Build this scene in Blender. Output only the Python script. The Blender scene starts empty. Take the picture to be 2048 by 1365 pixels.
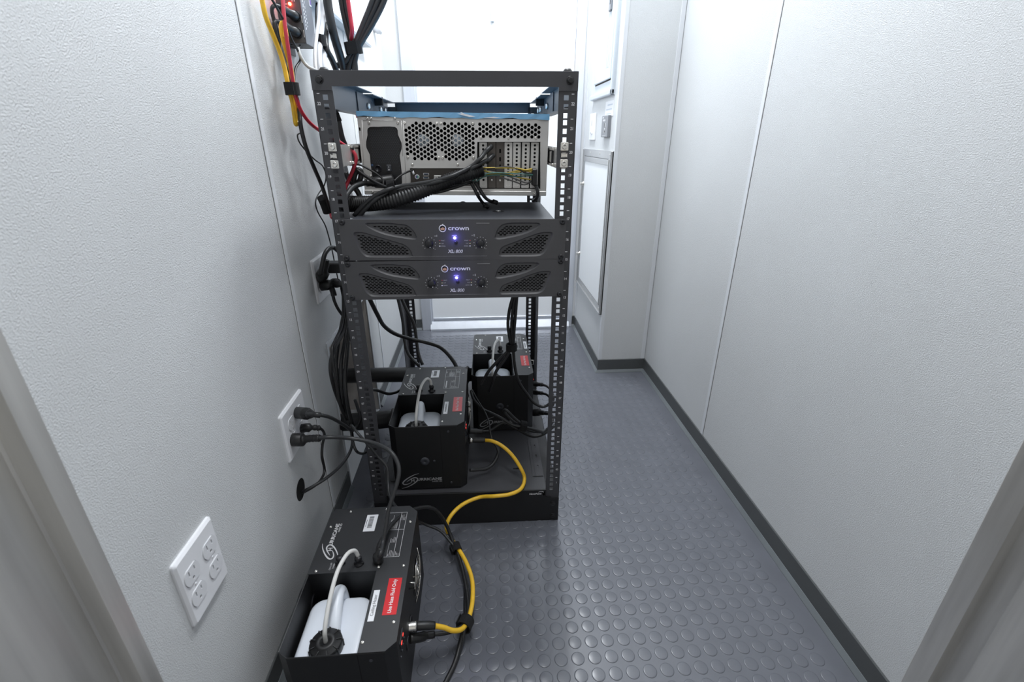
import bpy, bmesh, math, random
from mathutils import Vector, Matrix
random.seed(7)
PI = math.pi
SC = bpy.context.scene
COL = SC.collection

# ------------------------------------------------------------------ camera
cam_data = bpy.data.cameras.new('camera')
cam_data.sensor_width = 36.0
cam_data.lens = 943.53 / 2048 * 36.0
cam_data.clip_start = 0.02
cam = bpy.data.objects.new('camera', cam_data)
COL.objects.link(cam)
YAW, PITCH, ROLL = .06404, .40478, -.00214
fwd = Vector((math.sin(YAW)*math.cos(PITCH), math.cos(YAW)*math.cos(PITCH), -math.sin(PITCH)))
rgt = Vector((math.cos(YAW), -math.sin(YAW), 0))
upv = rgt.cross(fwd)
r2 = math.cos(ROLL)*rgt + math.sin(ROLL)*upv
u2 = -math.sin(ROLL)*rgt + math.cos(ROLL)*upv
m = Matrix((r2, u2, -fwd)).transposed().to_4x4()
m.translation = (.05847, -1.03391, 1.00156)
cam.matrix_world = m
cam_data.dof.use_dof = True
cam_data.dof.focus_distance = 1.25
cam_data.dof.aperture_fstop = 5.6
SC.camera = cam

# ------------------------------------------------------------------ world, lights, exposure
world = bpy.data.worlds.new('world')
SC.world = world
world.use_nodes = True
bg = world.node_tree.nodes['Background']
bg.inputs[0].default_value = (.97, .97, .95, 1)
bg.inputs[1].default_value = .50

def area(name, loc, sx, sy, power, col, rot=(0, 0, 0)):
    d = bpy.data.lights.new(name, 'AREA')
    d.shape = 'RECTANGLE'; d.size = sx; d.size_y = sy; d.energy = power; d.color = col
    o = bpy.data.objects.new(name, d); COL.objects.link(o)
    o.location = loc; o.rotation_euler = rot
    return o
area('ceiling_lamp_near', (.16, -.25, 2.36), .14, .8, 15, (.97, .985, 1.0))
area('ceiling_lamp_far', (.29, .95, 2.36), .16, .6, 30, (.92, .96, 1.0))

vs = SC.view_settings
vs.view_transform = 'Standard'; vs.look = 'None'; vs.gamma = 1.0; vs.use_curve_mapping = False
vs.exposure = 0.19
SC.cycles.max_bounces = 8
SC.cycles.sample_clamp_indirect = 6

# ------------------------------------------------------------------ materials
def mat(name, col, rough=.5, metal=0., bump=0., bscale=400., bdist=.0005, var=0., vscale=30., spec=.5,
        emit=None, estr=0., trans=0., sss=0., coat=0., stretch=None):
    m = bpy.data.materials.new(name); m.use_nodes = True
    nt = m.node_tree; N = nt.nodes; L = nt.links
    b = N['Principled BSDF']
    b.inputs['Base Color'].default_value = (*col, 1)
    b.inputs['Roughness'].default_value = rough
    b.inputs['Metallic'].default_value = metal
    b.inputs['Specular IOR Level'].default_value = spec
    if trans: b.inputs['Transmission Weight'].default_value = trans
    if sss:
        b.inputs['Subsurface Weight'].default_value = sss
        b.inputs['Subsurface Radius'].default_value = (.03, .03, .03)
        b.inputs['Subsurface Scale'].default_value = .3
    if coat: b.inputs['Coat Weight'].default_value = coat
    if emit:
        b.inputs['Emission Color'].default_value = (*emit, 1)
        b.inputs['Emission Strength'].default_value = estr
    if bump or var or stretch:
        tc = N.new('ShaderNodeTexCoord')
        mp = N.new('ShaderNodeMapping')
        L.new(tc.outputs['Object'], mp.inputs['Vector'])
        if stretch: mp.inputs['Scale'].default_value = stretch
    if bump:
        n = N.new('ShaderNodeTexNoise'); n.inputs['Scale'].default_value = bscale
        n.inputs['Detail'].default_value = 2.0
        L.new(mp.outputs[0], n.inputs['Vector'])
        bp = N.new('ShaderNodeBump'); bp.inputs['Strength'].default_value = bump
        bp.inputs['Distance'].default_value = bdist
        L.new(n.outputs['Fac'], bp.inputs['Height'])
        L.new(bp.outputs[0], b.inputs['Normal'])
    if var:
        n2 = N.new('ShaderNodeTexNoise'); n2.inputs['Scale'].default_value = vscale
        n2.inputs['Detail'].default_value = 3.0
        L.new(mp.outputs[0], n2.inputs['Vector'])
        cr = N.new('ShaderNodeValToRGB')
        a = [max(0, c*(1-var)) for c in col]; z = [min(1, c*(1+var)) for c in col]
        cr.color_ramp.elements[0].position = .3; cr.color_ramp.elements[1].position = .7
        cr.color_ramp.elements[0].color = (*a, 1); cr.color_ramp.elements[1].color = (*z, 1)
        L.new(n2.outputs['Fac'], cr.inputs['Fac'])
        L.new(cr.outputs['Color'], b.inputs['Base Color'])
    return m

M = {}
M['wall'] = mat('wall_panel', (.63, .645, .655), .42, bump=.9, bscale=520, bdist=.0013, var=.02, vscale=5)
M['batten'] = mat('white_batten', (.68, .70, .73), .3, bump=.05, bscale=200)
M['gap'] = mat('joint_shadow', (.06, .05, .045), .9, bump=.1, bscale=90)
M['floor'] = mat('rubber_floor', (.115, .121, .141), .25, bump=.03, bscale=900, bdist=.0003, var=.05, vscale=14)
M['base'] = mat('grey_baseboard', (.078, .084, .086), .42, bump=.05, bscale=60, var=.05, vscale=9)
M['basefoot'] = mat('baseboard_foot', (.135, .15, .16), .4, bump=.05, bscale=60, var=.06, vscale=12)
M['ceil'] = mat('ceiling_white', (.8, .8, .8), .7, bump=.1, bscale=200)
M['alu'] = mat('brushed_aluminium', (.62, .61, .585), .32, .6, bump=.12, bscale=60, bdist=.0006, var=.16, vscale=5, stretch=(8, 8, .5))
M['alu_hatch'] = mat('hatch_aluminium', (.50, .505, .51), .34, .75, bump=.06, bscale=80, var=.06, vscale=6)
M['alu_frame'] = mat('door_frame_aluminium', (.70, .73, .79), .38, .55, bump=.05, bscale=50, var=.03, vscale=6, stretch=(6, 6, .7))
M['alu_dull'] = mat('dull_aluminium_sheet', (.62, .585, .555), .5, .1, bump=.08, bscale=80, var=.12, vscale=10, stretch=(1, 1, .3))
M['door'] = mat('white_door', (.86, .88, .90), .35, bump=.06, bscale=300, bdist=.0003)
M['white'] = mat('white_plastic', (.80, .81, .84), .28, bump=.03, bscale=200)
M['ivory'] = mat('socket_face', (.74, .75, .78), .32, bump=.03, bscale=200)
M['slot'] = mat('dark_slot', (.03, .03, .032), .7, bump=.02, bscale=100)
M['rack'] = mat('powder_coat_black', (.050, .050, .056), .48, bump=.22, bscale=1400, bdist=.0002, var=.05, vscale=20)
M['railblue'] = mat('rail_steel', (.040, .047, .060), .42, bump=.1, bscale=900, bdist=.0002, var=.06, vscale=10)
M['black'] = mat('black_steel', (.010, .010, .0115), .45, bump=.2, bscale=1300, bdist=.0002, var=.08, vscale=20)  # black steel; shade of the dimly lit rack base is in the colour
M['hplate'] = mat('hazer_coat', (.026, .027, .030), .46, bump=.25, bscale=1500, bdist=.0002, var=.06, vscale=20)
M['hshaded'] = mat('hazer_black_shaded', (.0075, .0078, .0088), .5, bump=.2, bscale=1300, bdist=.0002)  # black housing and front coat, colour lowered for the weak light there
M['amp'] = mat('amp_grey', (.066, .065, .070), .46, bump=.22, bscale=1500, bdist=.0002, var=.04, vscale=16)
M['amptop'] = mat('amp_cover', (.038, .041, .050), .42, bump=.15, bscale=1500, bdist=.0002, var=.06, vscale=14)
M['mesh'] = mat('amp_mesh', (.075, .074, .079), .5, bump=.1, bscale=900)
M['knob'] = mat('knob_plastic', (.012, .012, .015), .4, bump=.05, bscale=500)
M['rubber'] = mat('cable_rubber', (.014, .014, .015), .42, bump=.08, bscale=700, bdist=.0003)
M['rubber2'] = mat('cable_rubber_grey', (.026, .027, .029), .38, bump=.08, bscale=700, bdist=.0003)
M['velcro'] = mat('velcro', (.010, .010, .011), .95, bump=.8, bscale=1200, bdist=.0006)
M['yellow'] = mat('yellow_jacket', (.86, .52, .035), .36, bump=.05, bscale=600, var=.06, vscale=60)
M['ywire'] = mat('yellow_wire', (.62, .45, .06), .4, bump=.03, bscale=600)
M['teal'] = mat('teal_wire', (.07, .19, .17), .4, bump=.03, bscale=600)
M['gwire'] = mat('grey_wire', (.15, .15, .15), .4, bump=.03, bscale=600)
M['red'] = mat('red_jacket', (.50, .03, .055), .38, bump=.05, bscale=600, var=.06, vscale=60)
M['whitecable'] = mat('white_cable', (.72, .73, .76), .4, bump=.05, bscale=300)
M['greycable'] = mat('grey_cable', (.38, .39, .39), .45, bump=.05, bscale=300)
M['zinc'] = mat('zinc_steel', (.70, .69, .67), .30, .6, bump=.08, bscale=120, var=.12, vscale=40)
M['nickel'] = mat('nickel', (.72, .70, .66), .22, 1.0, bump=.03, bscale=300)
M['panel'] = mat('galvanised_panel', (.56, .55, .535), .42, .25, bump=.08, bscale=700, bdist=.0002, var=.05, vscale=16)
M['dark'] = mat('interior_dark', (.005, .005, .0055), .85, bump=.05, bscale=100)
M['card'] = mat('card_bracket', (.085, .075, .068), .4, .4, bump=.05, bscale=200, var=.1, vscale=30)
M['bluefilm'] = mat('blue_film', (.19, .42, .66), .25, bump=.15, bscale=50, bdist=.001, var=.12, vscale=25)
M['usb'] = mat('usb_blue', (.03, .07, .16), .4, bump=.02, bscale=100)
M['green'] = mat('port_green', (.08, .35, .22), .4, bump=.02, bscale=100)
M['purple'] = mat('port_purple', (.16, .10, .32), .4, bump=.02, bscale=100)
M['hubsticker'] = mat('fan_label', (.42, .50, .58), .5, bump=.05, bscale=100, var=.45, vscale=120)
M['jug'] = mat('milky_plastic', (.80, .845, .92), .32, bump=.05, bscale=60, sss=.15)
M['tube'] = mat('clear_hose', (.80, .80, .78), .22, bump=.02, bscale=200, sss=.2, trans=.15)
M['cap'] = mat('cap_plastic', (.016, .016, .017), .45, bump=.15, bscale=500)
M['label'] = mat('white_label', (.80, .81, .84), .4, bump=.02, bscale=200)
M['ink'] = mat('label_ink', (.10, .10, .11), .6, bump=.02, bscale=200)
M['redlabel'] = mat('red_label', (.62, .022, .028), .35, bump=.02, bscale=200)
M['print'] = mat('white_print', (.62, .62, .63), .5, bump=.02, bscale=200)
M['printdim'] = mat('grey_print', (.34, .34, .35), .5, bump=.02, bscale=200)
M['printbright'] = mat('bright_print', (.82, .82, .84), .5, bump=.02, bscale=200)
M['orange'] = mat('badge_orange', (.62, .36, .24), .5, bump=.02, bscale=200)
M['ledblue'] = mat('led_blue', (.2, .2, 1), .3, emit=(.16, .14, 1.0), estr=90)
M['ledred'] = mat('led_red', (1, .1, .08), .3, emit=(1, .03, .02), estr=2.5)
M['ledhot'] = mat('led_red_hot', (1, .2, .1), .3, emit=(1, .05, .015), estr=60)
M['ledoff'] = mat('led_off_red', (.30, .04, .05), .4, bump=.02, bscale=100)
M['ledamber'] = mat('led_off_amber', (.50, .46, .26), .4, bump=.02, bscale=100)
M['boxgrey'] = mat('box_light_grey', (.56, .61, .66), .35, bump=.06, bscale=200)
M['switchgrey'] = mat('switch_grey', (.22, .23, .25), .4, bump=.06, bscale=300)
M['silver'] = mat('silver_paint', (.17, .18, .20), .4, .1, bump=.06, bscale=700)

# ------------------------------------------------------------------ mesh helpers
class MB:
    """collects shapes, then links them as ONE mesh object"""
    def __init__(s): s.bm = bmesh.new()
    def box(s, x0, x1, y0, y1, z0, z1, bev=0., seg=1, mtx=None):
        r = bmesh.ops.create_cube(s.bm, size=1.0)
        vs_ = r['verts']
        for v in vs_:
            v.co = Vector((x0+(v.co.x+.5)*(x1-x0), y0+(v.co.y+.5)*(y1-y0), z0+(v.co.z+.5)*(z1-z0)))
        if bev:
            es = list({e for v in vs_ for e in v.link_edges})
            q = bmesh.ops.bevel(s.bm, geom=es, offset=bev, segments=seg, affect='EDGES', profile=.5)
            vs_ = list({v for f in q['faces'] for v in f.verts} | {v for v in vs_ if v.is_valid})
        if mtx:
            for v in vs_:
                if v.is_valid: v.co = mtx @ v.co
        return s
    def prism(s, pts, h0, h1, axis='z', cap=True):
        """extrude a 2-D outline: axis z (x,y), y (x,z), x (y,z)"""
        def p3(a, b, h):
            return {'z': (a, b, h), 'y': (a, h, b), 'x': (h, a, b)}[axis]
        A = [s.bm.verts.new(p3(a, b, h0)) for a, b in pts]
        B = [s.bm.verts.new(p3(a, b, h1)) for a, b in pts]
        n = len(pts)
        for i in range(n):
            s.bm.faces.new((A[i], A[(i+1) % n], B[(i+1) % n], B[i]))
        if cap:
            for ring in (A, B):
                f = s.bm.faces.new(ring); f.normal_update()
                bmesh.ops.triangulate(s.bm, faces=[f])
        return s
    def quad(s, *pts):
        s.bm.faces.new([s.bm.verts.new(p) for p in pts]); return s
    def tube(s, path, rad, seg=8, cap=True, sub=5, smooth=True, flat=None):
        P = spline(path, sub) if smooth else [Vector(p) for p in path]
        n = len(P)
        T = [(P[min(i+1, n-1)]-P[max(i-1, 0)]).normalized() for i in range(n)]
        nrm = T[0].orthogonal().normalized()
        if flat: nrm = (Vector(flat)-T[0]*T[0].dot(Vector(flat))).normalized()
        rings = []
        for i in range(n):
            nrm = (nrm-T[i]*nrm.dot(T[i])).normalized()
            bi = T[i].cross(nrm)
            r = rad(i/(n-1)) if callable(rad) else rad
            if isinstance(r, tuple): ra, rb = r
            else: ra = rb = r
            rings.append([s.bm.verts.new(P[i]+nrm*ra*math.cos(2*PI*k/seg)+bi*rb*math.sin(2*PI*k/seg)) for k in range(seg)])
        for a, b in zip(rings, rings[1:]):
            for k in range(seg):
                f = s.bm.faces.new((a[k], a[(k+1) % seg], b[(k+1) % seg], b[k])); f.smooth = True
        if cap:
            s.bm.faces.new(rings[0][::-1]); s.bm.faces.new(rings[-1])
        return s
    def lathe(s, prof, origin, axis=(0, 0, 1), seg=20, smooth=True, sx=1., close=False):
        """prof: (radius, height) pairs turned about axis at origin"""
        ax = Vector(axis).normalized(); u = ax.orthogonal().normalized(); w = ax.cross(u); o = Vector(origin)
        rings = []
        for r, h in prof:
            if r < 1e-7: rings.append([s.bm.verts.new(o+ax*h)])
            else: rings.append([s.bm.verts.new(o+ax*h+(u*math.cos(2*PI*k/seg)*sx+w*math.sin(2*PI*k/seg))*r) for k in range(seg)])
        prs = list(zip(rings, rings[1:]))
        if close: prs.append((rings[-1], rings[0]))
        for a, b in prs:
            for k in range(seg):
                k2 = (k+1) % seg
                if len(a) == 1 and len(b) == 1: continue
                if len(a) == 1: f = s.bm.faces.new((a[0], b[k2], b[k]))
                elif len(b) == 1: f = s.bm.faces.new((a[k], a[k2], b[0]))
                else: f = s.bm.faces.new((a[k], a[k2], b[k2], b[k]))
                f.smooth = smooth
        if not close:
            if len(rings[0]) > 1: s.bm.faces.new(rings[0][::-1])
            if len(rings[-1]) > 1: s.bm.faces.new(rings[-1])
        return s
    def plate(s, outer, holes, h0, h1, axis='y'):
        """flat plate with real holes, from h0 (face) back to h1"""
        def p3(a, b, h):
            return Vector({'z': (a, b, h), 'y': (a, h, b), 'x': (h, a, b)}[axis])
        loops = [outer]+list(holes)
        es = []; rings = []
        for lp in loops:
            vs_ = [s.bm.verts.new(p3(a, b, h0)) for a, b in lp]
            rings.append(vs_)
            for i in range(len(vs_)): es.append(s.bm.edges.new((vs_[i], vs_[(i+1) % len(vs_)])))
        nv = {'z': (0, 0, 1), 'y': (0, -1, 0), 'x': (1, 0, 0)}[axis]
        bmesh.ops.triangle_fill(s.bm, use_beauty=False, use_dissolve=False, edges=es, normal=nv)
        if abs(h1-h0) > 1e-9:
            for vs_, lp in zip(rings, loops):
                bk = [s.bm.verts.new(p3(a, b, h1)) for a, b in lp]
                for i in range(len(vs_)):
                    j = (i+1) % len(vs_)
                    s.bm.faces.new((vs_[i], vs_[j], bk[j], bk[i]))
        return s
    def ribbon(s, pts, wid, z=0., sub=6):
        """flat tapered stroke in the xy plane"""
        P = spline([(a, b, 0) for a, b in pts], sub); n = len(P)
        prev = None
        for i in range(n):
            t = (P[min(i+1, n-1)]-P[max(i-1, 0)]).normalized(); nn = Vector((-t.y, t.x, 0))
            w = wid(i/(n-1)) if callable(wid) else wid
            a = s.bm.verts.new((P[i].x+nn.x*w, P[i].y+nn.y*w, z)); b = s.bm.verts.new((P[i].x-nn.x*w, P[i].y-nn.y*w, z))
            if prev: s.bm.faces.new((prev[0], prev[1], b, a))
            prev = (a, b)
        return s
    def mesh(s, name, material):
        bmesh.ops.recalc_face_normals(s.bm, faces=s.bm.faces[:])
        me = bpy.data.meshes.new(name); s.bm.to_mesh(me); s.bm.free()
        for mm in (material if isinstance(material, (list, tuple)) else [material]): me.materials.append(mm)
        return me
    def build(s, name, material, parent=None, loc=None, rot=None):
        return link(name, s.mesh(name, material), parent, loc, rot)

def link(name, me, parent=None, loc=None, rot=None):
    o = bpy.data.objects.new(name, me); COL.objects.link(o)
    if parent: o.parent = parent
    if loc is not None: o.location = loc
    if rot is not None: o.rotation_euler = rot
    return o

def spline(path, sub):
    P = [Vector(p) for p in path]
    if len(P) < 3: return P
    Q = [P[0]*2-P[1]]+P+[P[-1]*2-P[-2]]
    out = []
    for i in range(1, len(Q)-2):
        p0, p1, p2, p3 = Q[i-1:i+3]
        for k in range(sub):
            t = k/sub
            out.append(.5*((2*p1)+(p2-p0)*t+(2*p0-5*p1+4*p2-p3)*t*t+(3*p1-p0-3*p2+p3)*t**3))
    out.append(P[-1])
    return out

def thing(name, label, cat, loc=(0, 0, 0), rotz=0., group=None):
    o = bpy.data.objects.new(name, None); COL.objects.link(o)
    o.empty_display_size = .05
    o.location = loc; o.rotation_euler = (0, 0, rotz)
    return tag(o, label, cat, group)

def tag(o, label, cat, group=None):
    o['label'] = label; o['category'] = cat
    if group: o['group'] = group
    return o

def struct(o):
    o['kind'] = 'structure'; return o

def dup(root, loc=None, rotz=None, label=None):
    r = root.copy(); COL.objects.link(r)
    if loc is not None: r.location = loc
    if rotz is not None: r.rotation_euler = (0, 0, rotz)
    if label: r['label'] = label
    for ch in root.children:
        c = ch.copy(); COL.objects.link(c); c.parent = r
        for g in ch.children:
            d = g.copy(); COL.objects.link(d); d.parent = c
    return r

TXT = {}
def text_mesh(s, size, mtl, sx=1., shear=0., bold=0., align='CENTER'):
    key = (s, size, mtl, sx, shear, bold, align)
    if key in TXT: return TXT[key]
    cu = bpy.data.curves.new('lettering', 'FONT')
    cu.body = s; cu.size = size; cu.shear = shear; cu.offset = bold; cu.align_x = align; cu.align_y = 'CENTER'
    cu.resolution_u = 3
    o = bpy.data.objects.new('lettering', cu)
    me = bpy.data.meshes.new_from_object(o)
    bpy.data.objects.remove(o)
    for v in me.vertices: v.co.x *= sx
    me.materials.clear(); me.materials.append(M[mtl])
    TXT[key] = me
    return me
FRONT = (PI/2, 0, 0)          # lettering that faces the viewer (-y)
def text(s, size, mtl, parent, loc, rot=FRONT, name='lettering', **k):
    return link(name, text_mesh(s, size, mtl, **k), parent, loc, rot)

def hexa(cx, cz, r, ry=None, rot=0., n=6):
    ry = ry or r
    return [(cx+r*math.cos(2*PI*k/n+rot), cz+ry*math.sin(2*PI*k/n+rot)) for k in range(n)]
def rrect(x0, x1, z0, z1, r, n=4):
    out = []
    for cx, cz, a in ((x1-r, z1-r, 0), (x0+r, z1-r, PI/2), (x0+r, z0+r, PI), (x1-r, z0+r, 1.5*PI)):
        for k in range(n+1):
            t = a+PI/2*k/n; out.append((cx+r*math.cos(t), cz+r*math.sin(t)))
    return out
def inside(p, poly):
    c = False; n = len(poly)
    for i in range(n):
        a, b = poly[i], poly[i-1]
        if (a[1] > p[1]) != (b[1] > p[1]) and p[0] < (b[0]-a[0])*(p[1]-a[1])/(b[1]-a[1])+a[0]: c = not c
    return c
def grow(poly, d):
    """offset a convex-ish outline outward by d"""
    n = len(poly); ar = sum(poly[i][0]*poly[(i+1) % n][1]-poly[(i+1) % n][0]*poly[i][1] for i in range(n))
    sg = 1 if ar > 0 else -1
    out = []
    for i in range(n):
        a, b, c = poly[i-1], poly[i], poly[(i+1) % n]
        e1 = Vector((b[0]-a[0], b[1]-a[1])).normalized(); e2 = Vector((c[0]-b[0], c[1]-b[1])).normalized()
        nn = Vector((e1.y+e2.y, -e1.x-e2.x))*sg
        if nn.length < 1e-6: nn = Vector((e1.y, -e1.x))*sg
        nn.normalize(); k = max(.5, nn.dot(Vector((e1.y, -e1.x))*sg))
        out.append((b[0]+nn.x*d/k, b[1]+nn.y*d/k))
    return out
def smooth2(pts, sub=3):
    n = len(pts); Q = [Vector((*p, 0)) for p in pts]; out = []
    for i in range(n):
        p0, p1, p2, p3 = Q[i-1], Q[i], Q[(i+1) % n], Q[(i+2) % n]
        for k in range(sub):
            t = k/sub
            v = .5*((2*p1)+(p2-p0)*t+(2*p0-5*p1+4*p2-p3)*t*t+(3*p1-p0-3*p2+p3)*t**3)
            out.append((v.x, v.y))
    return out

def screw_mb(mb, loc, axis, r, h=.0015):
    mb.lathe([(r, 0), (r, h*.5), (r*.75, h), (r*.35, h), (r*.28, h*.5), (0, h*.5)], loc, axis, 10)
    return mb

# ------------------------------------------------------------------ survey helpers: a measured sight line met with a known plane
def sight(u, v): return fwd+r2*((u-1024)/943.53)-u2*((v-682.5)/943.53)
EYE = cam.matrix_world.translation.copy()
def Y3q(u, v, y):
    d = sight(u, v); return tuple(EYE+d*((y-EYE.y)/d.y))
def X3q(u, v, x):
    d = sight(u, v); return tuple(EYE+d*((x-EYE.x)/d.x))
def S2(X, Y):
    p = Y3q(680+X/4.096, 200+Y/4.096, .146); a, b = p[0]-.002, p[2]-.8787; return (a-.0145*b, b+.0145*a)
def AC(X, Y):
    p = Y3q(840+X/12.8, 440+Y/12.8, -.0045); a, b = p[0], p[2]-.7583; return (a-.0075*b, b+.0075*a)

# =================================================================== THE ROOM
WL, WR = -.371, .80          # wall faces
BX, BY = .583, .905          # the column in the far right corner: side face and front face
DY = 1.50                    # far end wall
HT = 2.40
BH = .064                    # baseboard height

# floor with raised round studs
fl = struct(MB().box(-1.2, 1.6, -2.2, 1.75, -.05, 0).build('floor', M['floor']))
def stud_mb(mb, x, y, n=20):
    mb.lathe([(.0142, -.0003), (.0140, .0003), (.0136, .0007), (.0129, .0010), (.0119, .00112), (0, .00114)], (x, y, 0), (0, 0, 1), n)
    return mb
camv = cam.matrix_world.translation
def seen(x, y):
    d = Vector((x, y, 0))-camv
    a, b, c = d.dot(r2), d.dot(u2), d.dot(fwd)
    return c > .05 and abs(943.5*a/c) < 1060 and abs(943.5*b/c) < 720
spots = []
P_ = .0356
for i in range(-10, 22):
    for j in range(-22, 54):
        x = .343+(i-8)*P_*1.0; y = -.4325+j*P_*.97+(x-.343)*-.07*0
        if x < WL+.05 or x > WR-.035 or y > DY-.03: continue
        if x > BX-.03 and y > BY-.04: continue
        if y < -.75: continue
        hid = (-.30 < x < -.12 and -.49 < y < -.17) or (-.15 < x < .2 and .02 < y < .25)
        if hid: continue
        spots.append((x, y, seen(x, y)))
vis = sorted([s for s in spots if s[2]], key=lambda s: (s[0]-camv.x)**2+(s[1]-camv.y)**2)
near, rest = vis[:300], vis[300:]+[s for s in spots if not s[2]]
sm = stud_mb(MB(), 0, 0).mesh('stud', M['floor'])
for x, y, _ in near: link('stud', sm, fl, (x, y, 0))
mb = MB()
for x, y, _ in rest: stud_mb(mb, x, y, 12)
so = mb.build('far_studs', M['floor'], fl); so['kind'] = 'stuff'

struct(MB().box(-1.2, 1.6, -2.2, 1.75, HT, HT+.05).build('ceiling', M['ceil']))

# left wall: a panel with a round cable hole and the low duct opening cut through it
RY0, RY1, RZ = .175, .640, .475
hole_c = (-.1425, .262)
hole = [(hole_c[0]+.026*math.cos(2*PI*k/28), hole_c[1]+.026*math.sin(2*PI*k/28)) for k in range(28)]
wl = struct(MB().plate([(-.62, 0), (RY0, 0), (RY0, RZ), (RY1, RZ), (RY1, 0), (DY, 0), (DY, HT), (-.62, HT)], [hole], WL, WL-.03, 'x').build('wall_left', M['wall']))
MB().lathe([(.026, 0), (.026, -.04), (0, -.04)], (WL-.001, hole_c[0], hole_c[1]), (1, 0, 0), 28).build('cable_hole', M['dark'], wl)
# recess behind the opening
rec = MB()
rec.quad((WL-.115, RY0, 0), (WL-.115, RY1, 0), (WL-.115, RY1, RZ), (WL-.115, RY0, RZ))
rec.quad((WL-.001, RY1-.0015, 0), (WL-.115, RY1-.0015, 0), (WL-.115, RY1-.0015, RZ), (WL-.001, RY1-.0015, RZ))
rec.quad((WL-.001, RY0+.0015, 0), (WL-.115, RY0+.0015, 0), (WL-.115, RY0+.0015, RZ), (WL-.001, RY0+.0015, RZ))
rec.quad((WL-.001, RY0, RZ-.0015), (WL-.001, RY1, RZ-.0015), (WL-.115, RY1, RZ-.0015), (WL-.115, RY0, RZ-.0015))
rec.build('recess_lining', M['alu_dull'], wl)
MB().box(WL-.115, WL, RY0, RY1, -.002, .002).build('recess_sill', M['batten'], wl)
MB().box(WL-.002, WL+.003, RY0-.004, RY1+.016, RZ, RZ+.016).box(WL-.002, WL+.003, RY0-.004, RY0+.006, 0, RZ).box(WL-.002, WL+.003, RY1, RY1+.016, 0, RZ).build('opening_trim', M['batten'], wl)
def batten(parent, axis, c, w, face, z0, z1, out=1, gapside=1):
    """vertical joint strip with a dark reveal on one side"""
    g = .0011
    if axis == 'x':
        a, b = sorted((face-.001*out, face+.0022*out))
        MB().box(a, b, c, c+w, z0, z1, .0006).build('seam_batten', M['batten'], parent)
        a, b = sorted((face-.001*out, face+.0005*out))
        y = c-g if gapside < 0 else c+w
        MB().box(a, b, y, y+g, z0, z1).build('seam_reveal', M['gap'], parent)
    else:
        a, b = sorted((face+.001, face-.0022))
        MB().box(c, c+w, a, b, z0, z1, .0006).build('seam_batten', M['batten'], parent)
        x = c-g if gapside < 0 else c+w
        MB().box(x, x+g, face-.0005, face+.001, z0, z1).build('seam_reveal', M['gap'], parent)
batten(wl, 'x', .014, .016, WL, BH, HT, 1, -1)
batten(wl, 'x', .795, .016, WL, BH, HT, 1, 1)

# right wall, column and far wall
wr = struct(MB().box(WR, WR+.03, -.56, BY+.02, 0, HT).build('wall_right', M['wall']))
batten(wr, 'x', .285, .016, WR, BH, HT, -1, -1)
wc = struct(MB().box(BX, WR+.03, BY, DY+.05, 0, HT).build('wall_column', M['wall']))
batten(wc, 'y', WR-.019, .017, BY, BH, HT, 1, 1)
MB().box(BX-.0015, BX+.014, BY-.0018, BY+.014, BH, HT, .001).build('corner_strip', M['batten'], wc)
MB().box(BX-.0015, BX, DY-.035, DY, BH, HT, .0005).build('corner_strip', M['batten'], wc)
wb = struct(MB().plate([(WL-.03, 0), (WL-.03, HT), (BX, HT), (BX, 0), (.552, 0), (.552, 2.02), (-.262, 2.02), (-.262, 0)], [], DY, DY+.05, 'y').build('wall_back', M['wall']))
struct(MB().box(WL-.03, -.9, -1.6, -.60, 0, HT).build('wall_front_left', M['wall']))
struct(MB().box(WR+.04, 1.4, -1.6, -.54, 0, HT).build('wall_front_right', M['wall']))

# baseboards: upright band with a cove foot
def baseboard(name, pts, side):
    """pts: polyline in plan; side: +1 when the room lies to the left of the walking direction"""
    o = None
    prof_b = [(0, .012), (.0035, .012), (.0035, BH-.002), (.0015, BH), (0, BH)]
    prof_f = [(0, 0), (.0125, 0), (.0125, .0016), (.0045, .0125), (0, .013)]
    for nm, prof, mt in ((name, prof_b, 'base'), ('cove_foot', prof_f, 'basefoot')):
        bm = MB(); rings = []
        V = [Vector((*p, 0)) for p in pts]; n = len(V)
        for i in range(n):
            d1 = (V[i]-V[i-1]).normalized() if i else (V[1]-V[0]).normalized()
            d2 = (V[i+1]-V[i]).normalized() if i < n-1 else d1
            n1 = Vector((-d1.y, d1.x, 0))*side; n2 = Vector((-d2.y, d2.x, 0))*side
            nn = (n1+n2); nn = nn/(nn.dot(n1)) if nn.length > 1e-6 else n1
            rings.append([bm.bm.verts.new(V[i]+nn*a+Vector((0, 0, b))) for a, b in prof])
        for a, b in zip(rings, rings[1:]):
            for k in range(len(prof)):
                k2 = (k+1) % len(prof)
                bm.bm.faces.new((a[k], a[k2], b[k2], b[k]))
        bm.bm.faces.new(rings[0]); bm.bm.faces.new(rings[-1][::-1])
        if o is None: o = struct(bm.build(nm, M[mt]))
        else: bm.build(nm, M[mt], o)
    return o
baseboard('baseboard_left', [(WL, -.62), (WL, RY0-.004)], -1)
baseboard('baseboard_far_left', [(WL, RY1+.016), (WL, DY), (-.292, DY)], -1)
baseboard('baseboard_right', [(WR, -.55), (WR, BY), (BX, BY), (BX, DY), (.566, DY)], 1)

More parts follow.
